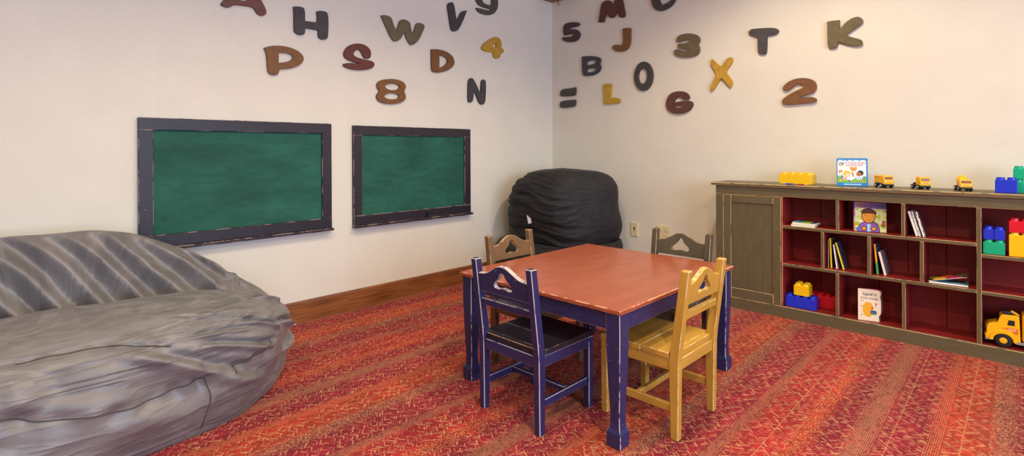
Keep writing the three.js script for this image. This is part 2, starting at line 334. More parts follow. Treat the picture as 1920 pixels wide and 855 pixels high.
// ---------------------------------------------------------------- wall letters: [sign, wall, along the wall, base height, outline in mm, holes]
const LETTERS = [
  ['A','L',-2.602,1.753,[[-116,25],[-107,17],[-85,13],[-69,19],[-50,36],[-1,39],[47,41],[57,26],[71,5],[94,0],[112,12],[116,29],[106,53],[89,81],[52,151],[19,205],[-5,209],[-29,196],[-52,148],[-84,76],[-99,48]],[[-43,70],[-10,152],[23,70]]],
  ['H','L',-2.228,1.674,[[-106,162],[-106,162],[-90,167],[-63,170],[-40,165],[-40,91],[-40,91],[36,95],[36,95],[38,146],[31,161],[51,168],[80,171],[106,163],[103,19],[90,4],[65,0],[43,8],[43,53],[43,53],[-40,52],[-40,52],[-40,17],[-58,8],[-80,7],[-96,17],[-103,27],[-102,137]]],
  ['P','L',-2.386,1.431,[[-112,145],[-112,145],[-86,157],[-45,167],[8,169],[59,160],[94,142],[112,116],[101,86],[66,60],[18,44],[-32,38],[-34,13],[-43,3],[-66,0],[-87,6],[-94,28],[-96,80],[-101,121]],[[-34,129],[-34,129],[0,134],[32,131],[51,117],[39,96],[13,81],[-35,71],[-35,71]]],
  ['S','L',-1.917,1.513,[[-109,87],[-89,130],[-55,156],[-14,169],[32,168],[69,152],[84,124],[80,91],[60,81],[38,83],[25,100],[16,122],[-8,136],[-34,118],[-45,92],[-15,78],[33,72],[92,69],[112,51],[94,25],[51,10],[-19,0],[-79,5],[-112,19],[-102,31],[-62,39],[23,41],[23,41],[-45,51],[-89,63]]],
  ['W','L',-1.580,1.727,[[-176,163],[-176,163],[-147,172],[-99,166],[-90,132],[-63,75],[-43,123],[-29,161],[9,171],[50,156],[52,126],[68,75],[87,111],[102,162],[138,168],[176,156],[151,103],[113,35],[64,0],[42,11],[17,48],[5,92],[-21,41],[-46,17],[-77,8],[-102,30],[-139,95]]],
  ['V','L',-1.111,1.883,[[-92,180],[-82,201],[-57,214],[-33,208],[-21,152],[-8,79],[20,123],[42,164],[92,178],[92,178],[72,132],[35,60],[4,14],[-34,0],[-58,9],[-71,79]]],
  ['9','L',-0.808,2.065,[[-114,35],[-114,35],[-75,39],[-9,37],[42,45],[50,58],[-22,56],[-84,64],[-116,96],[-122,133],[-90,187],[-21,216],[55,223],[105,191],[122,124],[115,76],[82,31],[31,7],[-36,0],[-91,10]],[[-58,108],[-48,146],[-8,171],[35,158],[56,121],[50,91],[11,81],[-31,87]]],
  ['4','L',-0.749,1.735,[[-123,62],[-90,104],[-29,145],[32,174],[78,169],[101,133],[89,91],[123,86],[118,55],[83,45],[79,12],[45,0],[11,8],[14,49],[-57,42],[-99,47]],[[-4,91],[29,125],[41,90]]],
  ['D','L',-1.244,1.563,[[-106,159],[-106,159],[-52,168],[18,164],[80,141],[106,102],[96,64],[46,27],[-31,2],[-89,0],[-105,14]],[[-38,124],[-38,124],[12,125],[44,100],[30,71],[-2,48],[-38,35],[-38,35]]],
  ['8','L',-1.680,1.313,[[-111,126],[-88,148],[-30,164],[37,168],[95,155],[116,125],[94,91],[110,69],[111,41],[79,16],[17,1],[-50,0],[-99,13],[-116,40],[-103,65],[-87,77],[-107,98]],[[-47,113],[-16,131],[28,135],[57,122],[39,102],[-13,95]],[[-52,47],[-21,67],[22,70],[52,58],[34,39],[-18,33]]],
  ['N','L',-0.916,1.354,[[-89,164],[-75,195],[-47,201],[-20,170],[12,120],[39,74],[44,176],[57,200],[85,198],[93,161],[85,25],[57,0],[26,12],[0,56],[-35,126],[-41,27],[-74,11],[-93,20]]],
  ['5','R',0.229,1.934,[[-85,166],[-32,176],[39,168],[96,151],[82,126],[-16,132],[-21,113],[46,107],[88,80],[98,46],[72,11],[15,0],[-57,14],[-98,37],[-96,61],[-48,50],[10,48],[31,63],[-1,77],[-48,72],[-87,73]]],
  ['M','R',0.646,2.051,[[-98,155],[-67,172],[-9,164],[9,108],[39,177],[100,161],[112,84],[129,16],[109,3],[73,11],[57,43],[50,85],[32,27],[1,17],[-36,39],[-47,96],[-65,34],[-79,0],[-79,0],[-129,9],[-129,9],[-113,87]]],
  ['J','R',0.737,1.784,[[14,180],[14,180],[45,182],[84,173],[84,173],[83,67],[66,15],[11,0],[-43,7],[-84,34],[-84,57],[-49,63],[-2,48],[19,65]]],
  ['B','R',0.443,1.625,[[-98,169],[-98,169],[-3,163],[74,144],[98,114],[78,87],[98,61],[83,25],[26,0],[-63,1],[-95,14]],[[-43,117],[4,126],[44,109],[14,92],[-42,93]],[[-43,56],[11,59],[43,44],[14,30],[-39,31]]],
  ['0','R',0.933,1.455,[[82,101],[75,64],[60,32],[37,10],[10,0],[-19,3],[-45,20],[-66,48],[-79,84],[-82,124],[-75,162],[-59,194],[-35,216],[-8,225],[21,221],[47,203],[67,175],[79,140]],[[34,108],[28,82],[16,62],[-1,53],[-19,56],[-34,70],[-43,93],[-45,121],[-39,147],[-26,167],[-9,176],[9,173],[24,158],[33,135]]],
  ['L','R',0.647,1.375,[[-82,163],[-82,163],[-44,166],[-5,159],[-5,159],[-16,45],[-16,45],[51,44],[82,21],[67,1],[-10,0],[-76,2],[-76,2]]],
  ['=1','R',0.190,1.468,[[-83,46],[-61,67],[35,66],[85,71],[85,71],[85,11],[66,0],[-69,4],[-85,14]]],
  ['=2','R',0.187,1.369,[[-85,54],[-41,64],[85,63],[85,63],[85,11],[54,5],[-74,0],[-85,21]]],
  ['G','R',1.227,1.260,[[76,102],[40,98],[18,120],[-8,131],[-32,111],[-42,86],[-42,86],[34,93],[89,90],[108,69],[97,38],[60,12],[7,0],[-55,8],[-94,39],[-108,83],[-92,132],[-52,163],[3,167],[52,156],[80,125]],[[-35,61],[-20,45],[23,47],[31,58]]],
  ['3','R',1.289,1.668,[[-84,138],[-66,167],[-16,174],[42,165],[89,141],[101,108],[83,82],[96,52],[92,17],[56,1],[-6,0],[-66,14],[-99,39],[-101,66],[-69,68],[-43,50],[20,43],[12,56],[-53,71],[-77,92],[-66,107],[-21,102],[29,113],[26,125],[-11,130],[-53,120],[-77,122]]],
  ['T','R',1.814,1.620,[[-95,154],[-79,176],[-33,174],[60,163],[92,149],[95,131],[74,117],[25,119],[25,119],[22,10],[13,0],[-12,2],[-33,16],[-34,119],[-34,119],[-70,135]]],
  ['X','R',1.539,1.408,[[-77,194],[-67,231],[-34,189],[-1,159],[28,199],[52,220],[75,216],[79,191],[58,161],[28,126],[53,86],[81,46],[62,14],[62,14],[27,54],[-1,92],[-28,47],[-64,0],[-81,8],[-74,41],[-49,82],[-34,119],[-58,160]]],
  ['K','R',2.275,1.598,[[-91,168],[-91,168],[-61,170],[-28,167],[-28,167],[-29,109],[-29,109],[6,149],[44,171],[73,170],[91,148],[83,128],[44,102],[-1,75],[37,54],[80,36],[88,17],[80,0],[43,4],[2,22],[-37,45],[-41,13],[-58,3],[-85,10],[-90,35]]],
  ['2','R',2.026,1.279,[[-99,102],[-77,134],[-40,156],[7,164],[58,155],[90,135],[100,102],[86,72],[53,55],[-13,47],[38,40],[85,38],[101,20],[85,4],[15,4],[-48,0],[-90,4],[-101,24],[-86,45],[-32,79],[19,97],[32,112],[15,129],[-16,127],[-44,106],[-72,87]]],
  ['C','R',1.104,2.043,[[99,59],[67,21],[7,0],[-41,4],[-79,35],[-99,82],[-98,133],[-72,177],[-22,193],[31,179],[69,145],[63,121],[25,129],[-10,142],[-33,122],[-33,79],[-14,44],[2,41],[48,54],[71,72],[93,71]]],
];
const letterGrain = texture(256, 256, (x, y) => { const n = (vnoise(x / 2, y / 30, 128, 41) - 0.5) * 26 + (vnoise(x / 24, y / 24, 32, 42) - 0.5) * 26 + (vnoise(x / 2, y / 2, 128, 43) > 0.94 ? 34 : 0); return [222 + n, 222 + n, 222 + n]; }, [4, 4]);
const LOOK = { A: ['#7a4a40', 'brick brown'], H: ['#4c4545', 'charcoal'], P: ['#8a5a2e', 'caramel brown'], S: ['#74382a', 'rust red'], W: ['#766a4c', 'olive'], V: ['#484446', 'charcoal'], 9: ['#56514a', 'dark grey'], 4: ['#d2a233', 'yellow'], D: ['#85572f', 'brown'], 8: ['#8a5a28', 'ochre brown'], N: ['#4a4548', 'charcoal'],
  5: ['#57393a', 'dark maroon'], M: ['#663c34', 'maroon'], J: ['#8c5f32', 'light brown'], B: ['#4a484e', 'slate grey'], 0: ['#4e4a46', 'dark grey'], L: ['#d6aa32', 'yellow'], G: ['#6a4036', 'reddish brown'], 3: ['#786a4c', 'olive'], T: ['#524b4c', 'charcoal'], X: ['#d6a637', 'yellow'], K: ['#736643', 'olive'], 2: ['#8c5c34', 'caramel brown'], C: ['#4e4a45', 'dark grey'], '=': ['#504b44', 'dark grey'] };
const letterMats = {};
function letterMat(c) { return letterMats[c] ||= new THREE.MeshStandardMaterial({ color: c, map: letterGrain, roughness: 0.6 }); }
let equalSign = null;
for (const [ch, wall, s, y, pts, ...holes] of LETTERS) {
  const mm = (l) => l.map(([a, b]) => [a / 1000, b / 1000]), key = ch[0], [col, word] = LOOK[key];
  const g = new THREE.ExtrudeGeometry(outline(mm(pts), holes.map(mm)), { depth: 0.0145, bevelEnabled: true, bevelThickness: 0.0015, bevelSize: 0.0012, bevelSegments: 1, curveSegments: 4 });
  g.translate(0, 0, 0.002);
  const pos = wall === 'L' ? [0, y, -s] : [s, y, 0], turn = wall === 'L' ? Math.PI / 2 : 0;
  if (key === '=') {
    if (!equalSign) { equalSign = thing('wall_symbol', 'dark grey equals sign of two wooden bars beside the corner', 'sign', [s, y, 0], 0); equalSign.userData.first = undefined; delete equalSign.userData.first; }
    part(equalSign, 'bar', g, letterMat(col), [s - equalSign.position.x, y - equalSign.position.y, 0]);
    continue;
  }
  const digit = /\d/.test(ch), m = part(scene, numbered(digit ? 'wall_numeral' : 'wall_letter'), g, letterMat(col), pos);
  m.rotation.y = turn;
  m.userData = { label: `${word} wooden ${digit ? 'numeral' : 'letter'} ${ch} on the wall ${wall === 'L' ? 'above the chalkboards' : 'right of the corner'}`, category: digit ? 'numeral' : 'letter' };
}

// ---------------------------------------------------------------- table
{
  const x0 = 1.262, x1 = 2.084, z0 = 1.197, z1 = 2.132, H = 0.469, cx = (x0 + x1) / 2, cz = (z0 + z1) / 2;
  const o = thing('play_table', 'low square play table with red-brown top and navy legs', 'table', [cx, 0, cz]);
  part(o, 'table_top', board(x1 - x0, 0.017, z1 - z0, 'z', 0.0035), tableRed, [0, H - 0.0085, 0], 'red-brown painted top');
  const hx = (x1 - x0) / 2 - 0.008, hz = (z1 - z0) / 2 - 0.008, w = 0.028, top = H - 0.0175;
  const leg = loft([[0, 0.026, 0.026], [0.006, 0.0285, 0.0285], [0.05, 0.0285, 0.0285], [0.064, 0.0215, 0.0215], [0.078, 0.0195, 0.0195], [0.12, 0.0195, 0.0195], [0.24, 0.0245, 0.0245], [0.34, w, w], [top, w, w]], 0.0022);
  for (const sx of [-1, 1]) for (const sz of [-1, 1]) part(o, 'leg', leg, navy, [sx * (hx - w - 0.001), 0, sz * (hz - w - 0.001)]);
  const lx = 2 * (hx - 2 * w - 0.002), lz = 2 * (hz - 2 * w - 0.002), ah = 0.06;
  for (const s of [-1, 1]) {
    part(o, 'apron', board(lx, ah, 0.02, 'x', 0.002), navy, [0, top - ah / 2, s * (hz - 0.016)]);
    part(o, 'apron', board(0.02, ah, lz, 'z', 0.002), navy, [s * (hx - 0.016), top - ah / 2, 0]);
  }
}

// ---------------------------------------------------------------- chairs (face local +z; the back posts stand at local z = 0 .. 0.032)
const crest = (() => {
  const hw = 0.1275, pts = [[-hw, 0], [-hw, 0], [-hw, 0.066], [-hw, 0.066], [-0.085, 0.07], [-0.05, 0.09], [-0.022, 0.106], [0, 0.108], [0.022, 0.106], [0.05, 0.09], [0.085, 0.07], [hw, 0.066], [hw, 0.066], [hw, 0], [hw, 0]];
  const hole = [[-0.01, 0.086], [0.01, 0.086], [0.017, 0.066], [0.034, 0.052], [0.049, 0.04], [0.047, 0.024], [0.028, 0.02], [0, 0.028], [-0.028, 0.02], [-0.047, 0.024], [-0.049, 0.04], [-0.034, 0.052], [-0.017, 0.066]];
  const g = new THREE.ExtrudeGeometry(outline(pts, [hole], 3), { depth: 0.014, bevelEnabled: true, bevelThickness: 0.002, bevelSize: 0.002, bevelSegments: 2 });
  g.translate(0, 0, 0.002); return g;
})();
function makeChair(label, at, turn, mats, seatMats) {
  const o = thing('child_chair', label, 'chair', at, turn), hw = 0.157, pw = 0.0145, pd = 0.016, H = 0.588, seatY = 0.297, rake = 0.042;
  const lean = (y) => y < seatY - 0.02 ? 0 : -rake * (y - seatY + 0.02) / (H - seatY + 0.02);
  const post = loft([[0, pw - 0.001, pd - 0.002, 0, pd], [seatY - 0.03, pw, pd + 0.002, 0, pd], [seatY + 0.02, pw, pd + 0.001, 0, pd + lean(seatY + 0.02)], [H, pw, pd - 0.001, 0, pd + lean(H)]], 0.0026);
  for (const s of [-1, 1]) part(o, 'back_post', post, mats, [s * (hw - pw), 0, 0]);
  const angle = -Math.atan(rake / (H - seatY + 0.02));
  const c = part(o, 'crest_rail', crest, [mats[0], mats[1]], [0, 0.466, pd + lean(0.466) - 0.009]); c.rotation.x = angle;
  const sl = part(o, 'back_slat', board(2 * (hw - 2 * pw), 0.027, 0.016, 'x', 0.002), mats, [0, 0.424, pd + lean(0.424)]); sl.rotation.x = angle;
  // seat of two boards with an open joint, on an apron frame
  const D = 0.318, t = 0.021, sy = seatY - t / 2, rear = 0.128, front = D - 0.016 - rear;
  part(o, 'seat_board', board(2 * hw - 4 * pw - 0.002, t, 0.022, 'x', 0.002), mats === navy ? [seatMats[0], brown[1]] : seatMats, [0, sy, 0.024]);
  part(o, 'seat_board', board(2 * hw, t, rear - 0.02, 'x', 0.0025), seatMats, [0, sy, 0.035 + (rear - 0.02) / 2]);
  part(o, 'seat_board', board(2 * hw, t, front, 'x', 0.0025), seatMats, [0, sy, 0.035 + rear - 0.018 + front / 2]);
  const legTop = seatY - t - 0.0005, ah = 0.04, ay = legTop - ah / 2, fz = D - 0.016;
  const fl = loft([[0, pw - 0.001, pw - 0.001], [legTop, pw, pw]], 0.0026);
  for (const s of [-1, 1]) {
    part(o, 'front_leg', fl, mats, [s * (hw - pw), 0, fz]);
    part(o, 'side_apron', board(0.016, ah, fz - pw - 0.034, 'z', 0.002), mats, [s * (hw - 0.012), ay, (fz - pw + 0.034) / 2]);
    part(o, 'side_stretcher', board(0.014, 0.028, fz - pw - 0.032, 'z', 0.002), mats, [s * (hw - pw), 0.105, (fz - pw + 0.032) / 2]);
  }
  part(o, 'rear_apron', board(2 * hw - 4 * pw - 0.001, ah, 0.016, 'x', 0.002), mats, [0, ay, 0.012]);
  part(o, 'front_apron', board(2 * hw - 4 * pw - 0.001, ah, 0.016, 'x', 0.002), mats, [0, ay, fz]);
  part(o, 'cross_stretcher', board(2 * hw - 2 * pw - 0.016, 0.022, 0.018, 'x', 0.002), mats, [0, 0.107, 0.17]);
  return o;
}
makeChair('navy blue painted child chair with pale flecks, its back to the camera', [1.672, 0, 2.246], Math.PI, navy, navySeat);
makeChair('yellow painted wooden child chair with worn edges', [2.186, 0, 1.782], -Math.PI / 2, yellow, yellow);
makeChair('brown painted child chair facing the table from the chalkboard wall side', [1.216, 0, 1.75], Math.PI / 2, brown, brown);
makeChair('dark olive grey child chair between table and wall outlets', [1.795, 0, 1.15], 0, olive, olive);

// ---------------------------------------------------------------- bookcase along the right wall
const CASE = { x0: 1.61, x1: 3.72, zf: 0.283, zb: 0.03, back: 0.08, top: 0.787 };
{
  const B = [2.66, 0, 0.155], o = thing('bookcase', 'long low olive brown bookcase with red compartments and a panelled door', 'bookcase', B);
  const bb = (parent, name, x0, y0, z0, x1, y1, z1, ax, mats, ch = 0.002, label) => {
    const off = parent === o ? B : [B[0] + parent.position.x, B[1] + parent.position.y, B[2] + parent.position.z];
    return part(parent, name, board(x1 - x0, y1 - y0, z1 - z0, ax, ch), mats, [(x0 + x1) / 2 - off[0], (y0 + y1) / 2 - off[1], (z0 + z1) / 2 - off[2]], label);
  };
  const { x0, x1, zf, zb, back, top } = CASE, G = 0.0006, ff = zf - 0.018;
  bb(o, 'top_board', 1.584, top - 0.017, 0.018, x1 + 0.026, top, zf + 0.015, 'x', caseOlive, 0.003);
  bb(o, 'plinth', x0, 0, ff, x1, 0.068, zf, 'x', caseOlive);
  bb(o, 'frieze', x0, 0.716, ff, x1, top - 0.0176, zf, 'x', caseOlive);
  bb(o, 'stile', x0, 0.0686, ff, 1.6595, 0.7154, zf, 'y', caseOlive);
  bb(o, 'stile', x1 - 0.05, 0.0686, ff, x1, 0.7154, zf, 'y', caseOlive);
  bb(o, 'side_panel', x0, 0, zb, x0 + 0.018, top - 0.0176, ff - G, 'y', caseOlive);
  bb(o, 'side_panel', x1 - 0.018, 0, zb, x1, top - 0.0176, ff - G, 'y', caseOlive);
  // panelled door
  const d = bb(o, 'door', 1.662, 0.07, ff + 0.001, 1.9995, 0.714, ff + 0.004, 'y', caseOlive, 0.001);
  bb(d, 'door_stile', 1.662, 0.07, ff + 0.005, 1.7075, 0.714, zf, 'y', caseOlive);
  bb(d, 'door_stile', 1.957, 0.07, ff + 0.005, 1.9995, 0.714, zf, 'y', caseOlive);
  bb(d, 'door_rail', 1.708, 0.668, ff + 0.005, 1.9565, 0.714, zf, 'x', caseOlive);
  bb(d, 'door_rail', 1.708, 0.07, ff + 0.005, 1.9565, 0.128, zf, 'x', caseOlive);
  for (let k = 0; k < 4; k++) bb(d, 'plank', lerp(1.7085, 1.956, k / 4), 0.1285, ff + 0.0045, lerp(1.7085, 1.956, (k + 1) / 4) - 0.0006, 0.6675, ff + 0.009, 'y', [caseOlive[0], caseOlive[0]], 0.0008);
  // red interior
  bb(o, 'interior_side', 2.0, 0.069, back + G, 2.009, 0.7154, zf, 'y', [caseRed[0], caseOlive[1]], 0.002);
  bb(o, 'bottom_board', 2.0096, 0.05, back + G, x1 - 0.051, 0.0676, ff - G, 'x', caseRed);
  const widths = [0.16, 0.14, 0.15, 0.13];
  for (let x = 2.0, k = 0; x < x1 - 0.06; k++) { const w = Math.min(widths[k % 4], x1 - 0.02 - x); bb(o, 'back_plank', x, 0.05, back - 0.01, x + w - 0.0015, 0.768, back, 'y', [caseRed[0], caseRed[0]], 0.0015); x += w; }
  const shelf = (xa, xb, y) => { // red board with an olive front edge
    const s = bb(o, 'shelf', xa, y - 0.0155, back + G, xb, y, zf - 0.0085, 'x', caseRed, 0.001);
    bb(s, 'edging', xa, y - 0.0165, zf - 0.008, xb, y, zf - 0.001, 'x', caseOlive, 0.0016);
  };
  const divider = (xa, ya, yb, w = 0.0155) => {
    const s = bb(o, 'divider', xa, ya + G, back + G, xa + w, yb - G, zf - 0.0085, 'y', caseRed, 0.001);
    bb(s, 'edging', xa, ya + G, zf - 0.008, xa + w, yb - G, zf - 0.001, 'y', caseOlive, 0.0016);
  };
  const S1 = 0.547, S2 = 0.324, F0 = 0.068, TP = 0.716;
  divider(2.866, F0, TP, 0.0175);
  shelf(2.0096, 2.8654, S1); shelf(2.0096, 2.8654, S2);
  for (const x of [2.283, 2.577]) divider(x, S1, TP);
  for (const x of [2.209, 2.429, 2.652]) divider(x, S2, S1 - 0.0165);
  for (const x of [2.281, 2.578]) divider(x, F0, S2 - 0.0165);
  shelf(2.8841, x1 - 0.051, 0.497); shelf(2.8841, x1 - 0.051, 0.322);
}

// ---------------------------------------------------------------- wall outlets
const ivory = plain('#e3d2a8', 0.4), dark = plain('#222022', 0.5);
{
  const o = thing('wall_jack', 'single ivory wall plate with two dark sockets right of the black bean bags', 'wall plate', [0.842, 0.318, 0]);
  part(o, 'plate', new RoundedBoxGeometry(0.062, 0.108, 0.008, 3, 0.003), ivory, [0, 0.054, 0.004]);
  part(o, 'socket', new THREE.BoxGeometry(0.014, 0.013, 0.003), dark, [0, 0.064, 0.0085]);
  const s = part(o, 'socket', new THREE.CylinderGeometry(0.0045, 0.0045, 0.003, 12), dark, [0, 0.045, 0.0085]); s.rotation.x = Math.PI / 2;
  for (const y of [0.014, 0.094]) { const c = part(o, 'screw', new THREE.CylinderGeometry(0.003, 0.003, 0.002, 10), plain('#b49c70', 0.4), [0, y, 0.0085]); c.rotation.x = Math.PI / 2; }
}
{
  const o = thing('wall_outlet', 'double ivory power outlet plate behind the olive grey chair', 'outlet', [1.09, 0.318, 0]);
  part(o, 'plate', new RoundedBoxGeometry(0.104, 0.108, 0.008, 3, 0.003), ivory, [0, 0.054, 0.004]);
  for (const x of [-0.024, 0.024]) for (const y of [0.032, 0.076]) {
    const r = part(o, 'receptacle', new THREE.CylinderGeometry(0.0165, 0.0165, 0.003, 24), ivory, [x, y, 0.0088]); r.rotation.x = Math.PI / 2;
    for (const s of [-1, 1]) part(r, 'slot', new THREE.BoxGeometry(0.0018, 0.0012, 0.008), dark, [s * 0.006, 0.0013, 0.002]);
  }
}

// ---------------------------------------------------------------- building blocks
const studGeo = new THREE.LatheGeometry([[0, 0.009], [0.009, 0.009], [0.01, 0.0125], [0.0145, 0.0125], [0.0155, 0.0115], [0.016, 0]].map(([a, b]) => new THREE.Vector2(a, b)), 20);
const PLASTIC = { blue: plain('#1d33c4', 0.3), yellow: plain('#f2bf10', 0.3), red: plain('#d3152a', 0.3), green: plain('#07a878', 0.3) };
function block(colour, label, [x, y, z], nx, nz, h = 0.058, turn = 0, pitch = 0.04) {
  const o = thing('building_block', label, 'toy block', [x, y, z], turn), m = PLASTIC[colour];
  part(o, 'body', new RoundedBoxGeometry(nx * pitch - 0.001, h, nz * pitch - 0.001, 2, 0.0025), m, [0, h / 2, 0]);
  for (let i = 0; i < nx; i++) for (let j = 0; j < nz; j++) part(o, 'stud', studGeo, m, [(i - (nx - 1) / 2) * pitch, h - 0.001, (j - (nz - 1) / 2) * pitch]);
  return o;
}
const SF = 0.0682;
block('blue', 'long blue toy block at the bottom of the bookcase, under a yellow block', [2.094, SF, 0.215], 4, 2, 0.062);
block('yellow', 'square yellow toy block standing on a long blue block', [2.1, SF + 0.0745, 0.218], 2, 2, 0.058);
block('red', 'long red toy block behind the blue one in the bottom compartment', [2.19, SF, 0.126], 4, 2, 0.068);
block('yellow', 'long yellow toy block on top of the bookcase', [2.046, 0.787, 0.125], 4, 2, 0.058, -0.04, 0.0455);
block('green', 'green toy block on the shelf beneath two small blue blocks', [2.926, 0.4975, 0.225], 2, 2, 0.0575, 0, 0.039);
for (const s of [-1, 1]) block('blue', s < 0 ? 'left one of two small blue blocks standing on a green block' : 'right one of two small blue blocks standing on a green block', [2.926 + s * 0.0195, 0.5675, 0.225], 1, 2, 0.048, 0, 0.0385);
block('yellow', 'tall yellow toy block on the shelf beneath a red block', [3.016, 0.4975, 0.225], 2, 2, 0.1, 0, 0.039);
block('red', 'red toy block standing on a tall yellow block', [3.016, 0.6095, 0.225], 2, 2, 0.052, 0, 0.039);
block('blue', 'blue toy block on top of the bookcase beside the green blocks', [2.968, 0.787, 0.2], 2, 1, 0.062, 0, 0.039);
block('green', 'lower green toy block on top of the bookcase, behind the blue block', [3.03, 0.787, 0.14], 2, 2, 0.052, 0, 0.039);
block('green', 'upper green toy block stacked above the blue block', [3.03, 0.8515, 0.14], 2, 2, 0.05, 0, 0.039);
// two thin sticks in front of the yellow block
for (const [x, z, c, label] of [[2.03, 0.225, '#3a3fae', 'thin blue stick lying in front of the long yellow block'], [2.094, 0.235, '#c9302c', 'thin red stick lying in front of the long yellow block']]) {
  const o = thing('craft_stick', label, 'stick', [x, 0.787, z]);
  const b = part(o, 'shaft', new THREE.CylinderGeometry(0.004, 0.004, 0.042, 12), plain(c, 0.5), [0, 0.004, 0]); b.rotation.z = Math.PI / 2;
  const t = part(o, 'tip', new THREE.CylinderGeometry(0.0035, 0.003, 0.014, 12), plain(c === '#c9302c' ? '#e8c8a8' : '#79b4ee', 0.5), [(c === '#c9302c' ? 1 : -1) * 0.028, 0.004, 0]); t.rotation.z = Math.PI / 2;
}

// ---------------------------------------------------------------- books
const paper = plain('#efe6d2', 0.8);
// an upright book; local x = thickness, z = towards the reader (spine side), tilt = lean about z
function standingBook(label, [x, y, z], h, deep, thick, tilt, spine, cover, extra, group) {
  const o = thing('book', label, 'book', [x, y, z], 0, group); o.rotation.z = tilt; o.position.y += Math.abs(Math.sin(tilt)) * thick / 2 + 0.0004;
  const t = 0.0012;
  part(o, 'pages', new THREE.BoxGeometry(thick - 2 * t, h - 0.004, deep - 0.005), paper, [0, h / 2, -deep / 2 - 0.001]);
  for (const s of [-1, 1]) part(o, 'cover', new RoundedBoxGeometry(t, h, deep, 1, 0.0005), cover, [s * (thick / 2 - t / 2), h / 2, -deep / 2]);
  const sp = part(o, 'spine', new RoundedBoxGeometry(thick, h, 0.0016, 1, 0.0006), spine, [0, h / 2, 0.0006]);
  if (extra) extra(sp, h, thick);
  return o;
}
const M2 = 0.3242, M1 = 0.5472, lean = (dx, h) => Math.asin(dx / h);
standingBook('thin dark grey book standing upright against the compartment side', [2.236, M2, 0.235], 0.162, 0.125, 0.006, 0.0, plain('#8d8478', 0.6), plain('#4b4642', 0.6));
standingBook('tall yellow book between grey and white ones on the middle shelf', [2.252, M2, 0.24], 0.17, 0.125, 0.008, 0.035, plain('#e8c024', 0.5), plain('#3a3536', 0.5));
standingBook('slim white book leaning beside the tall yellow book', [2.279, M2, 0.24], 0.136, 0.115, 0.007, 0.12, plain('#f1e7e2', 0.5), plain('#b8a49a', 0.5));
standingBook('yellow spined book with dark blue cover leaning at the row end', [2.312, M2, 0.24], 0.152, 0.125, 0.008, 0.255, plain('#eedb3a', 0.5), plain('#3b3c55', 0.4));
standingBook('orange and green spined book in the middle compartment', [2.469, M2, 0.24], 0.163, 0.12, 0.009, 0.09, plain('#f0a024', 0.5), plain('#3d3550', 0.5),
  (sp, h, t) => part(sp, 'green_band', new THREE.BoxGeometry(t + 0.0004, h * 0.4, 0.002), plain('#4fa24c', 0.5), [0, -h * 0.298, 0.0002]));
standingBook('white edged book with plum grey cover leaning on the orange one', [2.502, M2, 0.24], 0.124, 0.12, 0.011, 0.215, plain('#efe2cc', 0.6), plain('#6f6474', 0.4));
const spotted = canvasTexture(32, 256, (c) => { const r = rng(9); c.fillStyle = '#f4efe6'; c.fillRect(0, 0, 32, 256); c.fillStyle = '#161214'; for (let i = 0; i < 16; i++) { c.beginPath(); c.ellipse(r() < 0.5 ? 3 + r() * 8 : 20 + r() * 12, i * 16 + r() * 10, 4 + r() * 5, 3 + r() * 4, r() * 3, 0, 7); c.fill(); } });
const spotMat = new THREE.MeshStandardMaterial({ map: spotted, roughness: 0.5 });
standingBook('plain white spined book leftmost of three leaning on the top shelf', [2.637, M1, 0.24], 0.13, 0.11, 0.01, 0.27, plain('#f3ede2', 0.5), plain('#e2d8cc', 0.5));
standingBook('white book with black spots leaning between two others', [2.6495, M1, 0.24], 0.13, 0.11, 0.008, 0.27, spotMat, plain('#e6ded6', 0.5));
standingBook('black spotted book with maroon cover leaning rightmost on top shelf', [2.6665, M1, 0.24], 0.13, 0.11, 0.011, 0.27, spotMat, plain('#5a2a30', 0.4));
// two picture books lying flat
const strip = (cols) => canvasTexture(128, 64, (c) => { cols.forEach(([a, b, col]) => { c.fillStyle = col; c.fillRect(a * 128, 0, (b - a) * 128, 64); }); c.fillStyle = '#efe3c4'; c.fillRect(0, 0, 8, 64); c.fillRect(122, 0, 6, 64); });
function flatBook(label, [x, y, z], w, d, t, turn, top) {
  const o = thing('book', label, 'book', [x, y, z], turn);
  part(o, 'pages', new THREE.BoxGeometry(w - 0.003, t - 0.0024, d - 0.003), paper, [0, t / 2, 0]);
  part(o, 'cover', new RoundedBoxGeometry(w, 0.0012, d, 1, 0.0005), paper, [0, 0.0006, 0]);
  part(o, 'cover', new THREE.BoxGeometry(w, 0.0012, d), [paper, paper, top, paper, paper, paper], [0, t - 0.0006, 0]);
  return o;
}
flatBook('cream board book lying flat at the bottom of the small pile', [2.11, M1, 0.215], 0.125, 0.1, 0.011, 0.05, new THREE.MeshStandardMaterial({ map: strip([[0, 0.3, '#c9a23c'], [0.3, 0.5, '#f4b51c'], [0.5, 1, '#6f8f2c']]), roughness: 0.5 }));
flatBook('colourful board book with blue, green and purple cover on the pile', [2.117, M1 + 0.0112, 0.208], 0.124, 0.1, 0.011, -0.06, new THREE.MeshStandardMaterial({ map: strip([[0, 0.36, '#1f9fe0'], [0.36, 0.6, '#8cc81e'], [0.6, 0.75, '#b8c81e'], [0.75, 1, '#3c1f8c']]), roughness: 0.4 }));
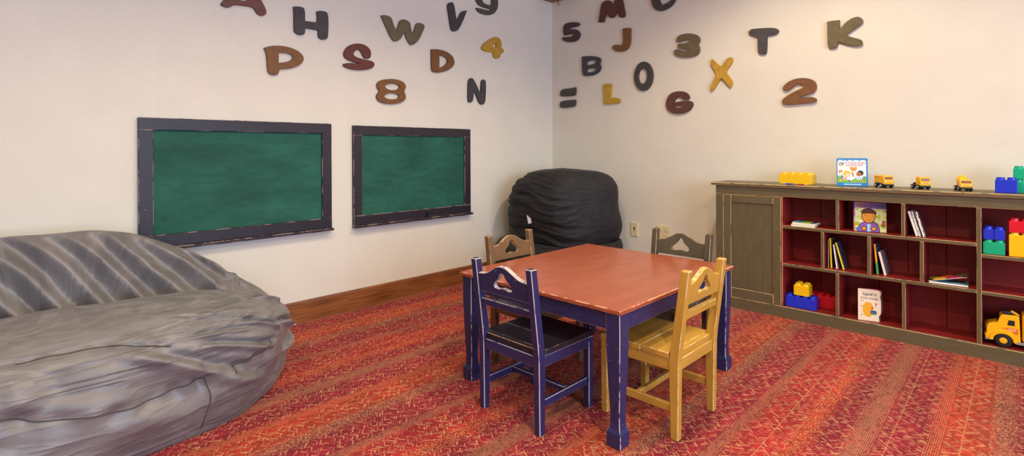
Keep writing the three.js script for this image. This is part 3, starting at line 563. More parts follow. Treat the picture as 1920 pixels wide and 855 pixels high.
{ // open picture book with its cover lifted
  const o = thing('book', 'picture book lying half open with its cover lifted', 'book', [2.757, M2 + 0.0003, 0.205], 0.06);
  const sky = new THREE.MeshStandardMaterial({ map: canvasTexture(128, 64, (c) => { c.fillStyle = '#4aa7cf'; c.fillRect(0, 0, 128, 64); c.fillStyle = '#d8eef2'; c.beginPath(); c.ellipse(40, 26, 26, 10, 0.2, 0, 7); c.ellipse(96, 46, 22, 8, 0, 0, 7); c.fill(); }), roughness: 0.5 });
  part(o, 'back_cover', new RoundedBoxGeometry(0.15, 0.0016, 0.105, 1, 0.0006), plain('#cfe4ea', 0.5), [0, 0.0008, 0]);
  part(o, 'pages', new THREE.BoxGeometry(0.147, 0.006, 0.1), [paper, paper, sky, paper, paper, paper], [0, 0.0047, 0]);
  const c = part(o, 'front_cover', new THREE.BoxGeometry(0.15, 0.002, 0.105), [paper, paper, new THREE.MeshStandardMaterial({ map: canvasTexture(128, 64, (k) => { ['#7d8f3c', '#e8b31d', '#e0653a', '#c8327a', '#5a7a3a'].forEach((q, i) => { k.fillStyle = q; k.beginPath(); k.ellipse(12 + i * 26, 20 + (i % 2) * 26, 26, 20, 0.5, 0, 7); k.fill(); }); }), roughness: 0.45 }), plain('#2a2632', 0.6), paper, paper], [-0.004, 0.0275, -0.002]); c.rotation.z = 0.26;
}
// upright board books with printed covers
function coverBook(label, [x, y, z], w, h, t, turn, back, draw, edge, px = 6) {
  const o = thing('board_book', label, 'book', [x, y, z], turn); o.rotation.order = 'YXZ'; o.rotation.x = back; o.position.y += t * Math.abs(Math.sin(back)) + 0.0006;
  const m = new THREE.MeshStandardMaterial({ map: canvasTexture(Math.round(w * 1000 * px / 2), Math.round(h * 1000 * px / 2), draw), roughness: 0.35 });
  part(o, 'pages', new RoundedBoxGeometry(w - 0.002, h - 0.002, t - 0.003, 2, 0.001), paper, [0, h / 2, -t / 2 - 0.0005]);
  part(o, 'back_cover', new RoundedBoxGeometry(w, h, 0.0016, 1, 0.0007), edge, [0, h / 2, -t + 0.0006]);
  part(o, 'front_cover', new THREE.BoxGeometry(w, h, 0.0016), [edge, edge, edge, edge, m, edge], [0, h / 2, -0.0004], 'printed front cover');
  return o;
}
const blob = (c, col, x, y, rx, ry, a = 0) => { c.fillStyle = col; c.beginPath(); c.ellipse(x, y, rx, ry, a, 0, 7); c.fill(); };
coverBook('blue bordered board book with a butterfly cover, standing on the bookcase top', [2.3405, 0.787, 0.167], 0.147, 0.157, 0.012, 0.33, -0.1, (c, w, h) => {
  const X = (u) => u * w, Y = (v) => v * h;
  c.fillStyle = '#1680c6'; c.fillRect(0, 0, w, h);
  c.fillStyle = '#f3ece6'; c.fillRect(X(0.02), Y(0.1), X(0.93), Y(0.78));
  c.fillStyle = '#79b83c'; c.beginPath(); c.moveTo(X(0.02), Y(0.62)); c.quadraticCurveTo(X(0.3), Y(0.78), X(0.55), Y(0.74)); c.quadraticCurveTo(X(0.8), Y(0.7), X(0.95), Y(0.64)); c.lineTo(X(0.95), Y(0.88)); c.lineTo(X(0.02), Y(0.88)); c.fill();
  c.fillStyle = '#f0f4f8'; for (const [a, b] of [[0.05, 0.2], [0.24, 0.31], [0.36, 0.5], [0.54, 0.72], [0.76, 0.93]]) c.fillRect(X(a), Y(0.06), X(b - a), Y(0.03));
  c.fillRect(X(0.22), Y(0.925), X(0.56), Y(0.025));
  blob(c, '#8fb6e0', X(0.13), Y(0.21), X(0.09), Y(0.075)); blob(c, '#e8b32c', X(0.12), Y(0.22), X(0.05), Y(0.04)); blob(c, '#2a3f96', X(0.19), Y(0.19), X(0.03), Y(0.03));
  c.fillStyle = '#a3265c'; c.textAlign = 'center'; c.font = `bold ${Math.round(h * 0.083)}px serif`; c.fillText('All Things Bright', X(0.58), Y(0.2), X(0.7)); c.fillText('and Beautiful', X(0.57), Y(0.28), X(0.56));
  for (const s of [-1, 1]) { blob(c, '#eea13c', X(0.54 + s * 0.06), Y(0.36), X(0.06), Y(0.055), s * 0.6); blob(c, '#e88a32', X(0.54 + s * 0.045), Y(0.43), X(0.035), Y(0.04), s * 0.5); }
  blob(c, '#9a5a86', X(0.54), Y(0.39), X(0.012), Y(0.05));
  blob(c, '#f2c22e', X(0.33), Y(0.56), X(0.13), Y(0.115)); blob(c, '#f7cfb4', X(0.36), Y(0.61), X(0.085), Y(0.08)); blob(c, '#f4a0a8', X(0.26), Y(0.73), X(0.1), Y(0.06)); blob(c, '#f6f2ee', X(0.42), Y(0.75), X(0.1), Y(0.05));
  blob(c, '#2a1d22', X(0.76), Y(0.53), X(0.1), Y(0.095)); blob(c, '#b56a34', X(0.71), Y(0.57), X(0.085), Y(0.08)); blob(c, '#eef0f4', X(0.71), Y(0.71), X(0.13), Y(0.06)); c.strokeStyle = '#2c3a9c'; c.lineWidth = w * 0.018; for (let k = 0; k < 4; k++) { c.beginPath(); c.moveTo(X(0.6 + k * 0.07), Y(0.67)); c.lineTo(X(0.63 + k * 0.07), Y(0.76)); c.stroke(); }
  c.strokeStyle = '#c06a34'; c.lineWidth = w * 0.045; c.beginPath(); c.moveTo(X(0.53), Y(0.66)); c.lineTo(X(0.5), Y(0.5)); c.stroke();
  const fl = ['#e8552c', '#f08a34', '#2f62c8', '#f2c62c', '#7a4ab0', '#e8607a', '#3d7ad0', '#ee7a2c'];
  [[0.09, 0.48], [0.15, 0.46], [0.16, 0.66], [0.12, 0.8], [0.4, 0.81], [0.66, 0.85], [0.88, 0.68], [0.86, 0.82]].forEach(([u, v], i) => { c.strokeStyle = '#4c8a2c'; c.lineWidth = w * 0.012; c.beginPath(); c.moveTo(X(u), Y(v)); c.lineTo(X(u + 0.01), Y(0.86)); c.stroke(); blob(c, fl[i], X(u), Y(v), X(0.04), Y(0.035)); });
}, plain('#0f86b0', 0.35));
coverBook('board book with a boy in a purple jacket on its cover', [2.431, M1, 0.222], 0.147, 0.158, 0.012, 0.2, -0.08, (c, w, h) => {
  const X = (u) => u * w, Y = (v) => v * h, r = rng(4);
  c.fillStyle = '#dfe2a8'; c.fillRect(0, 0, w, h);
  for (let i = 0; i < 60; i++) blob(c, ['#b9c634', '#d5dc6a', '#f1e9c8', '#98b02c'][i % 4], X(0.05 + r() * 0.95), Y(0.2 + r() * 0.7), X(0.03 + r() * 0.05), Y(0.02 + r() * 0.05), r() * 3);
  const g = c.createLinearGradient(0, 0, w, 0); g.addColorStop(0, '#d0906a'); g.addColorStop(0.5, '#96629c'); g.addColorStop(1, '#6a64ae'); c.fillStyle = g; c.fillRect(X(0.05), 0, X(0.95), Y(0.21));
  c.fillStyle = '#20151e'; c.font = `bold italic ${Math.round(h * 0.13)}px serif`; c.textAlign = 'left'; c.fillText('Clean Up Time', X(0.08), Y(0.15), X(0.86));
  [['#3a5cc0', 0, 0.25], ['#d05a9a', 0.25, 0.5], ['#b9a0b0', 0.5, 0.72], ['#e07a5c', 0.72, 1]].forEach(([q, a, b]) => { c.fillStyle = q; c.fillRect(0, Y(a), X(0.05), Y(b - a)); });
  const line = (f) => { c.lineWidth = w * 0.022; c.strokeStyle = '#1d1420'; c.beginPath(); f(); c.fill(); c.stroke(); };
  c.fillStyle = '#8a5ab4'; line(() => { c.moveTo(X(0.12), Y(1)); c.quadraticCurveTo(X(0.14), Y(0.72), X(0.36), Y(0.67)); c.lineTo(X(0.58), Y(0.67)); c.quadraticCurveTo(X(0.78), Y(0.7), X(0.8), Y(1)); });
  c.fillStyle = '#a8cfe2'; c.fillRect(X(0.42), Y(0.74), X(0.1), Y(0.26));
  c.fillStyle = '#eea02c'; line(() => c.ellipse(X(0.46), Y(0.46), X(0.21), Y(0.25), 0, 0, 7));
  c.fillStyle = '#5c2a22'; line(() => { c.ellipse(X(0.47), Y(0.36), X(0.22), Y(0.14), 0.08, Math.PI, 2 * Math.PI + 0.2); c.quadraticCurveTo(X(0.5), Y(0.33), X(0.26), Y(0.4)); });
  blob(c, '#1d1420', X(0.36), Y(0.45), X(0.012), Y(0.018)); blob(c, '#1d1420', X(0.59), Y(0.47), X(0.012), Y(0.018));
  c.lineWidth = w * 0.012; c.beginPath(); c.moveTo(X(0.42), Y(0.6)); c.quadraticCurveTo(X(0.47), Y(0.63), X(0.52), Y(0.6)); c.stroke();
  for (const u of [0.32, 0.62]) { c.fillStyle = '#eea02c'; line(() => c.ellipse(X(u), Y(0.9), X(0.075), Y(0.06), 0, 0, 7)); }
  blob(c, '#c83a2c', X(0.51), Y(0.9), X(0.03), Y(0.02)); blob(c, '#2f6cc0', X(0.4), Y(0.83), X(0.018), Y(0.025));
  c.fillStyle = '#d9782c'; line(() => { c.moveTo(X(0.98), Y(0.62)); c.lineTo(X(0.9), Y(0.62)); c.lineTo(X(0.86), Y(0.78)); c.lineTo(X(0.98), Y(0.78)); });
  c.fillStyle = '#4a74c8'; c.fillRect(X(0.06), Y(0.88), X(0.14), Y(0.09));
}, plain('#c9a58a', 0.4));
{ // die-cut board book standing open, red pages behind the front board
  const o = thing('board_book', 'cream die-cut song book standing open in the bottom compartment', 'book', [2.38, SF, 0.25], 0.27), w = 0.103, h = 0.17;
  const pts = [[0, 0], [0, 0], [w * 0.93, 0], [w * 0.93, 0], [w * 0.9, 0.03], [w * 0.95, 0.036], [w, 0.045], [w, 0.12], [w * 0.95, 0.13], [w * 0.97, 0.14], [w, 0.155], [w * 0.95, 0.165], [w * 0.8, h], [0, h], [0, h]];
  const g = new THREE.ExtrudeGeometry(outline(pts, [], 2), { depth: 0.0025, bevelEnabled: false }), uv = g.attributes.uv, p = g.attributes.position;
  for (let i = 0; i < p.count; i++) uv.setXY(i, p.getX(i) / w, p.getY(i) / h);
  const art = canvasTexture(412, 680, (c, W, H) => {
    c.fillStyle = '#f2e2c6'; c.fillRect(0, 0, W, H); c.fillStyle = '#15110f'; c.textAlign = 'center';
    c.font = `bold ${H * 0.125}px serif`; c.fillText("Spot's", W * 0.5, H * 0.2, W * 0.66); c.font = `bold ${H * 0.085}px serif`; c.fillText('First Songs', W * 0.5, H * 0.315, W * 0.82);
    c.fillStyle = '#9a8468'; c.fillRect(W * 0.12, H * 0.36, W * 0.14, H * 0.012); c.fillRect(W * 0.12, H * 0.39, W * 0.12, H * 0.012);
    blob(c, '#eeb02a', W * 0.44, H * 0.64, W * 0.24, H * 0.24);
    blob(c, '#1c57ac', W * 0.68, H * 0.7, W * 0.14, H * 0.04); c.fillStyle = '#c8322c'; c.fillRect(W * 0.54, H * 0.7, W * 0.28, H * 0.06); blob(c, '#1c8a5c', W * 0.68, H * 0.765, W * 0.14, H * 0.03); blob(c, '#1c57ac', W * 0.68, H * 0.695, W * 0.14, H * 0.035);
    c.strokeStyle = '#3a2c34'; c.lineWidth = W * 0.016; for (const [a, b, d, e] of [[0.78, 0.45, 0.77, 0.56], [0.63, 0.58, 0.56, 0.64]]) { c.beginPath(); c.moveTo(W * a, H * b); c.lineTo(W * d, H * e); c.stroke(); blob(c, '#d0202c', W * a, H * b, W * 0.045, H * 0.026); }
    c.strokeStyle = '#d2603c'; for (const [a, b] of [[0.16, 0.55], [0.17, 0.83]]) for (let k = 0; k < 5; k++) { c.beginPath(); c.moveTo(W * a, H * b); c.lineTo(W * (a + 0.06 * Math.cos(k * 1.26)), H * (b + 0.035 * Math.sin(k * 1.26))); c.stroke(); }
  });
  part(o, 'front_board', g, [new THREE.MeshStandardMaterial({ map: art, roughness: 0.5 }), paper], [0, 0, 0], 'cream printed front board');
  const red = plain('#a3182c', 0.45);
  const g2 = new THREE.ExtrudeGeometry(outline(pts.map(([a, b]) => [a * 1.12, b]), [], 2), { depth: 0.004, bevelEnabled: false });
  const q = part(o, 'red_page', g2, red, [0.001, 0, -0.006], 'red page board'); q.rotation.y = 0.24;
  const s = part(o, 'green_page', new THREE.ExtrudeGeometry(outline(pts.map(([a, b]) => [a * 1.06, b * 0.97]), [], 2), { depth: 0.002, bevelEnabled: false }), plain('#2f6a3c', 0.5), [0.001, 0, -0.003]); s.rotation.y = 0.13;
}

// ---------------------------------------------------------------- toy vehicles
const toyYellow = plain('#f3b40e', 0.35), toyBlack = plain('#17161b', 0.5), hubWhite = plain('#f2efe8', 0.4), toyGlass = plain('#8a4a2a', 0.2), toyGrey = plain('#8c8a88', 0.45), toyOrange = plain('#e2661c', 0.4);
function wheel(parent, pos, r, t, hub, axis = 'x') {
  const g = new THREE.LatheGeometry([[r * 0.45, -t / 2], [r * 0.9, -t / 2], [r, -t * 0.35], [r, t * 0.35], [r * 0.9, t / 2], [r * 0.45, t / 2]].map(([a, b]) => new THREE.Vector2(a, b)), 24);
  const h = new THREE.LatheGeometry([[0, -t * 0.5], [r * 0.3, -t * 0.55], [r * 0.55, -t * 0.4], [r * 0.6, 0], [r * 0.55, t * 0.4], [r * 0.3, t * 0.55], [0, t * 0.5]].map(([a, b]) => new THREE.Vector2(a, b)), 20);
  if (axis === 'x') { g.rotateZ(Math.PI / 2); h.rotateZ(Math.PI / 2); } else { g.rotateX(Math.PI / 2); h.rotateX(Math.PI / 2); }
  const w = part(parent, 'wheel', g, toyBlack, pos); part(w, 'hub', h, hub);
}
// small vehicles look along local +z
function toyChassis(o, len, w) {
  part(o, 'chassis', new RoundedBoxGeometry(w * 0.72, 0.012, len, 2, 0.003), toyBlack, [0, 0.017, 0]);
  part(o, 'bumper', new RoundedBoxGeometry(w * 0.98, 0.01, 0.008, 2, 0.003), toyBlack, [0, 0.0145, len / 2]);
  for (const sx of [-1, 1]) for (const z of [-len * 0.36, len * 0.26]) wheel(o, [sx * w * 0.44, 0.0125, z], 0.0125, 0.011, hubWhite);
}
function cabShape(w, h, d) {
  const s = outline([[-d / 2, 0], [-d / 2, 0], [d / 2, 0], [d / 2, 0], [d / 2 + 0.002, h * 0.45], [d / 2 - 0.002, h * 0.52], [d / 2 - 0.006, h], [d / 2 - 0.01, h], [-d / 2, h], [-d / 2, h]], [], 2);
  const g = new THREE.ExtrudeGeometry(s, { depth: w - 0.006, bevelEnabled: true, bevelThickness: 0.003, bevelSize: 0.002, bevelSegments: 2 });
  g.translate(0, 0, -(w - 0.006) / 2); g.rotateY(-Math.PI / 2); return g;
}
function windscreen(o, w, y, z) {
  part(o, 'windscreen', new RoundedBoxGeometry(w * 0.76, 0.013, 0.003, 1, 0.001), toyGlass, [0, y, z], 'brown tinted windscreen').rotation.x = -0.2;
  for (const s of [-1, 1]) part(o, 'headlamp', new THREE.SphereGeometry(0.003, 10, 8), hubWhite, [s * w * 0.33, y - 0.018, z + 0.003]);
}
const TB = 0.787;
{
  const o = thing('toy_bus', 'yellow toy truck with red lettering on its side, beside the board book', 'toy truck', [2.482, TB, 0.14], 0.72);
  toyChassis(o, 0.078, 0.054);
  part(o, 'cab', cabShape(0.052, 0.042, 0.03), toyYellow, [0, 0.022, 0.024]);
  windscreen(o, 0.052, 0.052, 0.0385);
  part(o, 'cargo_body', new RoundedBoxGeometry(0.054, 0.04, 0.05, 3, 0.004), toyYellow, [0, 0.046, -0.016]);
  const sign = canvasTexture(256, 64, (c) => { c.fillStyle = '#f3b40e'; c.fillRect(0, 0, 256, 64); c.fillStyle = '#a5201a'; [10, 52, 78, 106, 134, 162, 200, 226].forEach((x, i) => { c.fillRect(x, 14 + (i % 2) * 3, i === 0 || i > 5 ? 12 : 18, 34); c.clearRect(0, 0, 0, 0); }); c.fillStyle = '#f3b40e'; [58, 84, 112, 140, 168].forEach((x) => c.fillRect(x, 26, 6, 14)); });
  for (const s of [-1, 1]) part(o, 'side_sign', new THREE.BoxGeometry(0.001, 0.011, 0.044), new THREE.MeshStandardMaterial({ map: sign, roughness: 0.4 }), [s * 0.0272, 0.057, -0.016], 'red lettering strip');
  part(o, 'side_ledge', new RoundedBoxGeometry(0.057, 0.005, 0.052, 1, 0.002), toyYellow, [0, 0.032, -0.016]);
}
{
  const o = thing('toy_truck', 'small yellow toy truck cab with bare black chassis', 'toy truck', [2.642, TB, 0.15], 0.66);
  toyChassis(o, 0.074, 0.05);
  part(o, 'cab', cabShape(0.05, 0.04, 0.034), toyYellow, [0, 0.021, 0.02]);
  windscreen(o, 0.05, 0.05, 0.037);
  part(o, 'rear_frame', new RoundedBoxGeometry(0.03, 0.01, 0.034, 1, 0.002), toyBlack, [0, 0.028, -0.02]);
  part(o, 'grille', new RoundedBoxGeometry(0.03, 0.006, 0.002, 1, 0.0008), plain('#d9961a', 0.4), [0, 0.033, 0.0395]);
}
{
  const o = thing('toy_truck', 'small yellow toy cement mixer truck with a round drum', 'toy truck', [2.812, TB, 0.16], 0.36);
  toyChassis(o, 0.076, 0.05);
  part(o, 'cab', cabShape(0.05, 0.034, 0.028), toyYellow, [0, 0.021, 0.024]);
  windscreen(o, 0.05, 0.045, 0.0385);
  const d = part(o, 'mixer_drum', new THREE.LatheGeometry([[0, -0.03], [0.012, -0.03], [0.0225, -0.01], [0.0235, 0.004], [0.017, 0.022], [0.011, 0.03], [0, 0.03]].map(([a, b]) => new THREE.Vector2(a, b)), 28), toyYellow, [0, 0.05, -0.014]); d.rotation.x = -0.9;
  part(o, 'drum_cradle', new RoundedBoxGeometry(0.034, 0.018, 0.03, 1, 0.003), toyBlack, [0, 0.028, -0.016]);
}
{ // large toy truck in the bookcase; looks along local -x
  const o = thing('toy_truck', 'large yellow toy lorry with black tyres in the bottom compartment', 'toy truck', [3.05, SF, 0.205], 0.06), w = 0.088, X = -0.158;
  const arch = []; for (let k = 0; k <= 10; k++) { const a = Math.PI * (1 - k / 10); arch.push([0.062 + 0.036 * Math.cos(a), 0.03 + 0.036 * Math.sin(a)]); }
  const side = [[0.012, 0.03], [0.002, 0.036], [0, 0.048], [0.006, 0.056], [0.008, 0.09], [0.014, 0.098], [0.035, 0.105], [0.044, 0.11], [0.054, 0.14], [0.06, 0.147], [0.108, 0.15], [0.114, 0.146], [0.118, 0.026], [0.104, 0.026]].concat(arch.reverse());
  const sh = new THREE.Shape(side.map(([a, b]) => new THREE.Vector2(a, b)));
  const cab = new THREE.ExtrudeGeometry(sh, { depth: w - 0.012, bevelEnabled: true, bevelThickness: 0.006, bevelSize: 0.003, bevelSegments: 3 }); cab.translate(X, 0, -(w - 0.012) / 2);
  const c = part(o, 'cab', cab, toyYellow);
  const quad = (pts, z, d) => { const g = new THREE.ExtrudeGeometry(new THREE.Shape(pts.map(([a, b]) => new THREE.Vector2(a + X, b))), { depth: d, bevelEnabled: false }); g.translate(0, 0, z); return g; };
  for (const s of [-1, 1]) {
    part(c, 'side_window', quad([[0.076, 0.106], [0.101, 0.106], [0.101, 0.13], [0.08, 0.13]], s * (w / 2) - 0.0005, 0.001), toyBlack, [0, 0, 0], 'dark side window');
    part(c, 'sticker', quad([[0.052, 0.088], [0.075, 0.094], [0.112, 0.094], [0.112, 0.068], [0.1, 0.068], [0.092, 0.08], [0.07, 0.088]], s * (w / 2) - 0.0004, 0.0008), toyOrange, [0, 0, 0], 'orange printed sticker');
    part(c, 'lettering', mergeGeometries([quad([[0.078, 0.087], [0.106, 0.087], [0.106, 0.09], [0.078, 0.09]], s * (w / 2) - 0.0002, 0.0009), quad([[0.082, 0.081], [0.107, 0.081], [0.107, 0.0835], [0.082, 0.0835]], s * (w / 2) - 0.0002, 0.0009)]), plain('#e8cdb6', 0.5), [0, 0, 0], 'pale illegible lettering');
    part(o, 'running_board', quad([[0.104, 0.024], [0.2, 0.024], [0.2, 0.035], [0.104, 0.035]], s * (w / 2) - 0.004, 0.008), toyGrey);
    for (const x of [0.062, 0.215, 0.275]) wheel(o, [x + X, 0.0315, s * (w / 2 - 0.007)], 0.0315, 0.02, toyYellow, 'z');
    const fen = []; for (let k = 0; k <= 12; k++) { const a = Math.PI * (1 - k / 12); fen.push([0.062 + 0.047 * Math.cos(a), 0.028 + 0.047 * Math.sin(a)]); }
    for (let k = 12; k >= 0; k--) { const a = Math.PI * (1 - k / 12); fen.push([0.062 + 0.036 * Math.cos(a), 0.028 + 0.036 * Math.sin(a)]); }
    part(c, 'fender', quad(fen, s * (w / 2) - 0.004, 0.009), toyYellow);
  }
  const ws = part(c, 'windscreen', new RoundedBoxGeometry(0.002, 0.03, w * 0.78, 1, 0.0008), toyBlack, [X + 0.0455, 0.127, 0]); ws.rotation.z = -0.28;
  part(c, 'grille', new RoundedBoxGeometry(0.004, 0.034, w * 0.5, 1, 0.001), toyGrey, [X + 0.003, 0.074, 0], 'grey grille');
  part(o, 'front_bumper', new RoundedBoxGeometry(0.016, 0.014, w, 2, 0.004), toyGrey, [X + 0.006, 0.03, 0]);
  part(o, 'siren', new RoundedBoxGeometry(0.034, 0.014, 0.05, 2, 0.004), plain('#20263c', 0.15), [X + 0.078, 0.158, 0], 'dark glossy roof light');
  const horn = part(o, 'air_horn', new THREE.CapsuleGeometry(0.005, 0.026, 4, 10), toyYellow, [X + 0.104, 0.16, 0.02]); horn.rotation.z = 1.0;
  part(o, 'cargo_body', new RoundedBoxGeometry(0.178, 0.128, w, 3, 0.008), toyYellow, [X + 0.215, 0.1, 0]);
  for (const k of [0, 1, 2, 3, 4]) part(o, 'cargo_rib', new RoundedBoxGeometry(0.01, 0.11, w + 0.008, 2, 0.003), toyYellow, [X + 0.136 + k * 0.036, 0.098, 0]);
}

// ---------------------------------------------------------------- bean bags
const napTexture = (base, spread, seed, rep) => texture(512, 512, (x, y) => {
  const a = vnoise(x / 64, y / 64, 8, seed), b = vnoise(x / 16, y / 16, 32, seed + 1), c = vnoise(x / 2, y / 2, 256, seed + 2);
  const n = (smooth(0.3, 0.7, a * 0.6 + b * 0.4) - 0.5) * spread + (c - 0.5) * spread * 0.4;
  return [base[0] + n, base[1] + n * 0.97, base[2] + n * 0.95];
}, rep);
function surface(fn, nu, nv) { // closed in u; v runs from the top centre to the bottom centre
  const pos = [], uv = [], idx = [];
  for (let j = 0; j <= nv; j++) for (let i = 0; i <= nu; i++) { const p = fn(i / nu, j / nv); pos.push(p.x, p.y, p.z); uv.push(i / nu, j / nv); }
  for (let j = 0; j < nv; j++) for (let i = 0; i < nu; i++) { const a = j * (nu + 1) + i, b = a + 1, c = a + nu + 1, d = c + 1; idx.push(a, b, c, b, d, c); }
  const g = new THREE.BufferGeometry();
  g.setAttribute('position', new THREE.Float32BufferAttribute(pos, 3)); g.setAttribute('uv', new THREE.Float32BufferAttribute(uv, 2)); g.setIndex(idx); g.computeVertexNormals();
  const n = g.attributes.normal, V = new THREE.Vector3(), W = new THREE.Vector3(); // weld normals along the seam of u
  for (let j = 0; j <= nv; j++) { const a = j * (nu + 1), b = a + nu; V.fromBufferAttribute(n, a).add(W.fromBufferAttribute(n, b)).normalize(); n.setXYZ(a, V.x, V.y, V.z); n.setXYZ(b, V.x, V.y, V.z); }
  return g;
}
const pw = (x, e) => Math.sign(x) * Math.pow(Math.abs(x), e);
const ridge = (n) => 1 - Math.abs(n);
{ // big grey velour bean bag against the left wall, hollowed where someone sat
  const C = [0.53, 0, 3.4], RXB = 0.515, RZB = 0.785;
  // creases of the cover in its own (u, v): [path, depth, width]
  const CREASES = [
    [[[-0.011, 0.28], [-0.033, 0.368], [-0.062, 0.472], [-0.092, 0.523], [-0.133, 0.569]], 0.02, 0.026],
    [[[-0.06, 0.36], [-0.075, 0.385], [-0.108, 0.453], [-0.147, 0.488]], 0.018, 0.02],
    [[[0.002, 0.42], [-0.011, 0.496], [-0.027, 0.537], [-0.06, 0.589]], 0.012, 0.05],
    [[[-0.174, 0.243], [-0.209, 0.311], [-0.229, 0.387]], 0.022, 0.02],
    [[[-0.104, 0.31], [-0.131, 0.372], [-0.156, 0.443]], 0.016, 0.018],
    [[[-0.255, 0.17], [-0.28, 0.23], [-0.303, 0.267]], 0.007, 0.02],
    [[[0.024, 0.282], [0.02, 0.375], [0.016, 0.452]], 0.009, 0.03],
    [[[-0.05, 0.314], [-0.088, 0.337], [-0.119, 0.378]], 0.009, 0.016],
    [[[-0.058, 0.194], [-0.095, 0.258], [-0.151, 0.34]], 0.008, 0.014],
    [[[-0.15, 0.4], [-0.185, 0.44], [-0.22, 0.5]], 0.02, 0.02],
    [[[-0.16, 0.52], [-0.2, 0.53], [-0.25, 0.52]], 0.016, 0.02],
    [[[-0.23, 0.2], [-0.225, 0.27], [-0.215, 0.33]], 0.007, 0.016],
    [[[0.12, 0.4], [0.09, 0.47], [0.05, 0.52], [0.0, 0.56]], 0.012, 0.03],
  ];
  const SEAMS = [
    [[0.05, 0.425], [0.026, 0.444], [0.014, 0.473], [-0.009, 0.499], [-0.025, 0.501], [-0.043, 0.498], [-0.063, 0.491]],
    [[-0.063, 0.493], [-0.065, 0.524], [-0.066, 0.573], [-0.066, 0.613], [-0.067, 0.65]],
    [[0.026, 0.253], [0.011, 0.248], [0, 0.253], [-0.012, 0.258], [-0.027, 0.289], [-0.047, 0.329]],
    [[-0.082, 0.501], [-0.092, 0.49], [-0.11, 0.481], [-0.133, 0.458]]];
  const crease = (u, v) => {
    let sum = 0;
    for (const path of SEAMS) { // the cover is drawn in along its seams
      let best = 9;
      for (let k = 0; k < path.length - 1; k++) {
        const ax = path[k][0] * 3.6, ay = path[k][1] * 1.7, dx = path[k + 1][0] * 3.6 - ax, dy = path[k + 1][1] * 1.7 - ay, px = u * 3.6 - ax, py = v * 1.7 - ay;
        const t = Math.max(0, Math.min(1, (px * dx + py * dy) / (dx * dx + dy * dy))); best = Math.min(best, Math.hypot(px - dx * t, py - dy * t));
      }
      sum -= 0.009 * Math.exp(-Math.pow(best / 0.03, 2)) * (1 + 0.6 * Math.sin(u * 400));
    }
    for (const [path, depth, width] of CREASES) {
      let best = 9, sign = 1, along = 0; const n = path.length - 1;
      for (let k = 0; k < n; k++) {
        const ax = path[k][0] * 3.6, ay = path[k][1] * 1.7, bx = path[k + 1][0] * 3.6, by = path[k + 1][1] * 1.7, px = u * 3.6 - ax, py = v * 1.7 - ay, dx = bx - ax, dy = by - ay;
        const t = Math.max(0, Math.min(1, (px * dx + py * dy) / (dx * dx + dy * dy))), d = Math.hypot(px - dx * t, py - dy * t);
        if (d < best) { best = d; sign = Math.sign(dx * py - dy * px) || 1; along = (k + t) / n; }
      }
      if (best > width * 5) continue;
      const s = best * sign / width, fade = smooth(0, 0.3, along) * smooth(1, 0.7, along);
      sum += 1.35 * depth * fade * (Math.exp(-s * s) - 0.9 * Math.exp(-(s - 1.5) * (s - 1.5)));
    }
    return sum;
  };
  const fn = (u, v) => { // u = 0 looks into the room
    const th = u * Math.PI * 2, ph = Math.PI / 2 - v * Math.PI;
    const rho = Math.pow(Math.max(0, Math.cos(ph)), 0.6), eta = pw(Math.sin(ph), 0.8);
    const ct = pw(Math.cos(th), 0.85), st = pw(Math.sin(th), 0.85);
    let x = RXB * rho * ct, z = RZB * rho * st;
    const X = x + C[0], Z = z + C[2];
    // top height: raised rear roll by the wall, crease, then the front cushion
    const endFade = smooth(2.6, 3.3, Z) * (1 - smooth(3.95, 4.15, Z)), k = smooth(0.46, 0.6, X);
    let top = lerp(0.52 - 0.07 * smooth(0.2, 0.8, X), (0.7 - 0.3 * smooth(0.27, 0.45, X)) * (1 - k) + 0.45 * k, endFade);
    const hollow = smooth(2.62, 2.85, Z) * (1 - smooth(3.95, 4.15, Z));
    top -= (0.07 + 0.06 * hollow) * hollow * Math.exp(-Math.pow((X - 0.5 - 0.05 * Math.sin(Z * 3)) / 0.06, 2));
    const ye = 0.2; let y = eta > 0 ? ye + (top - ye) * eta : ye + 1.6 * ye * eta;
    const up = Math.max(0, eta);
    // diagonal pleats gathered on the inside of the rear roll
    const pl = (Z - 0.66 * y + 0.45 * X + 0.03 * simplex(Z * 2, X * 2, 1)) / 0.13, saw = pl - Math.floor(pl);
    const mask = smooth(0.26, 0.37, X) * (1 - smooth(0.46, 0.54, X)) * smooth(2.66, 2.95, Z) * smooth(0.3, 0.7, up);
    const pleat = mask * (smooth(0, 0.66, saw) * (1 - smooth(0.66, 1, saw)) - 0.45);
    y += 0.04 * pleat; x += 0.045 * pleat;
    // fine drawn wrinkles along the front cushion, soft lumps of the filling
    const lie = smooth(0.5, 0.6, X) * (1 - smooth(0.8, 0.95, X)) * smooth(0.5, 0.8, up);
    y += lie * 0.005 * (ridge(simplex(X * 9 + 0.5 * Z, 2, Z * 0.9)) - 0.5);
    const U = u - Math.round(u);
    const out = 0.022 * simplex(X * 1.9, y * 3.2, Z * 1.9) + 0.006 * simplex(X * 5, y * 8, Z * 5) + crease(U, v);
    x += ct * out * rho; z += st * out * rho; y += out * 0.55 * up;
    return new THREE.Vector3(Math.max(x, 0.022 - C[0]), Math.max(0, y), z);
  };
  const o = thing('bean_bag', 'big grey velour bean bag slumped against the chalkboard wall', 'bean bag', C);
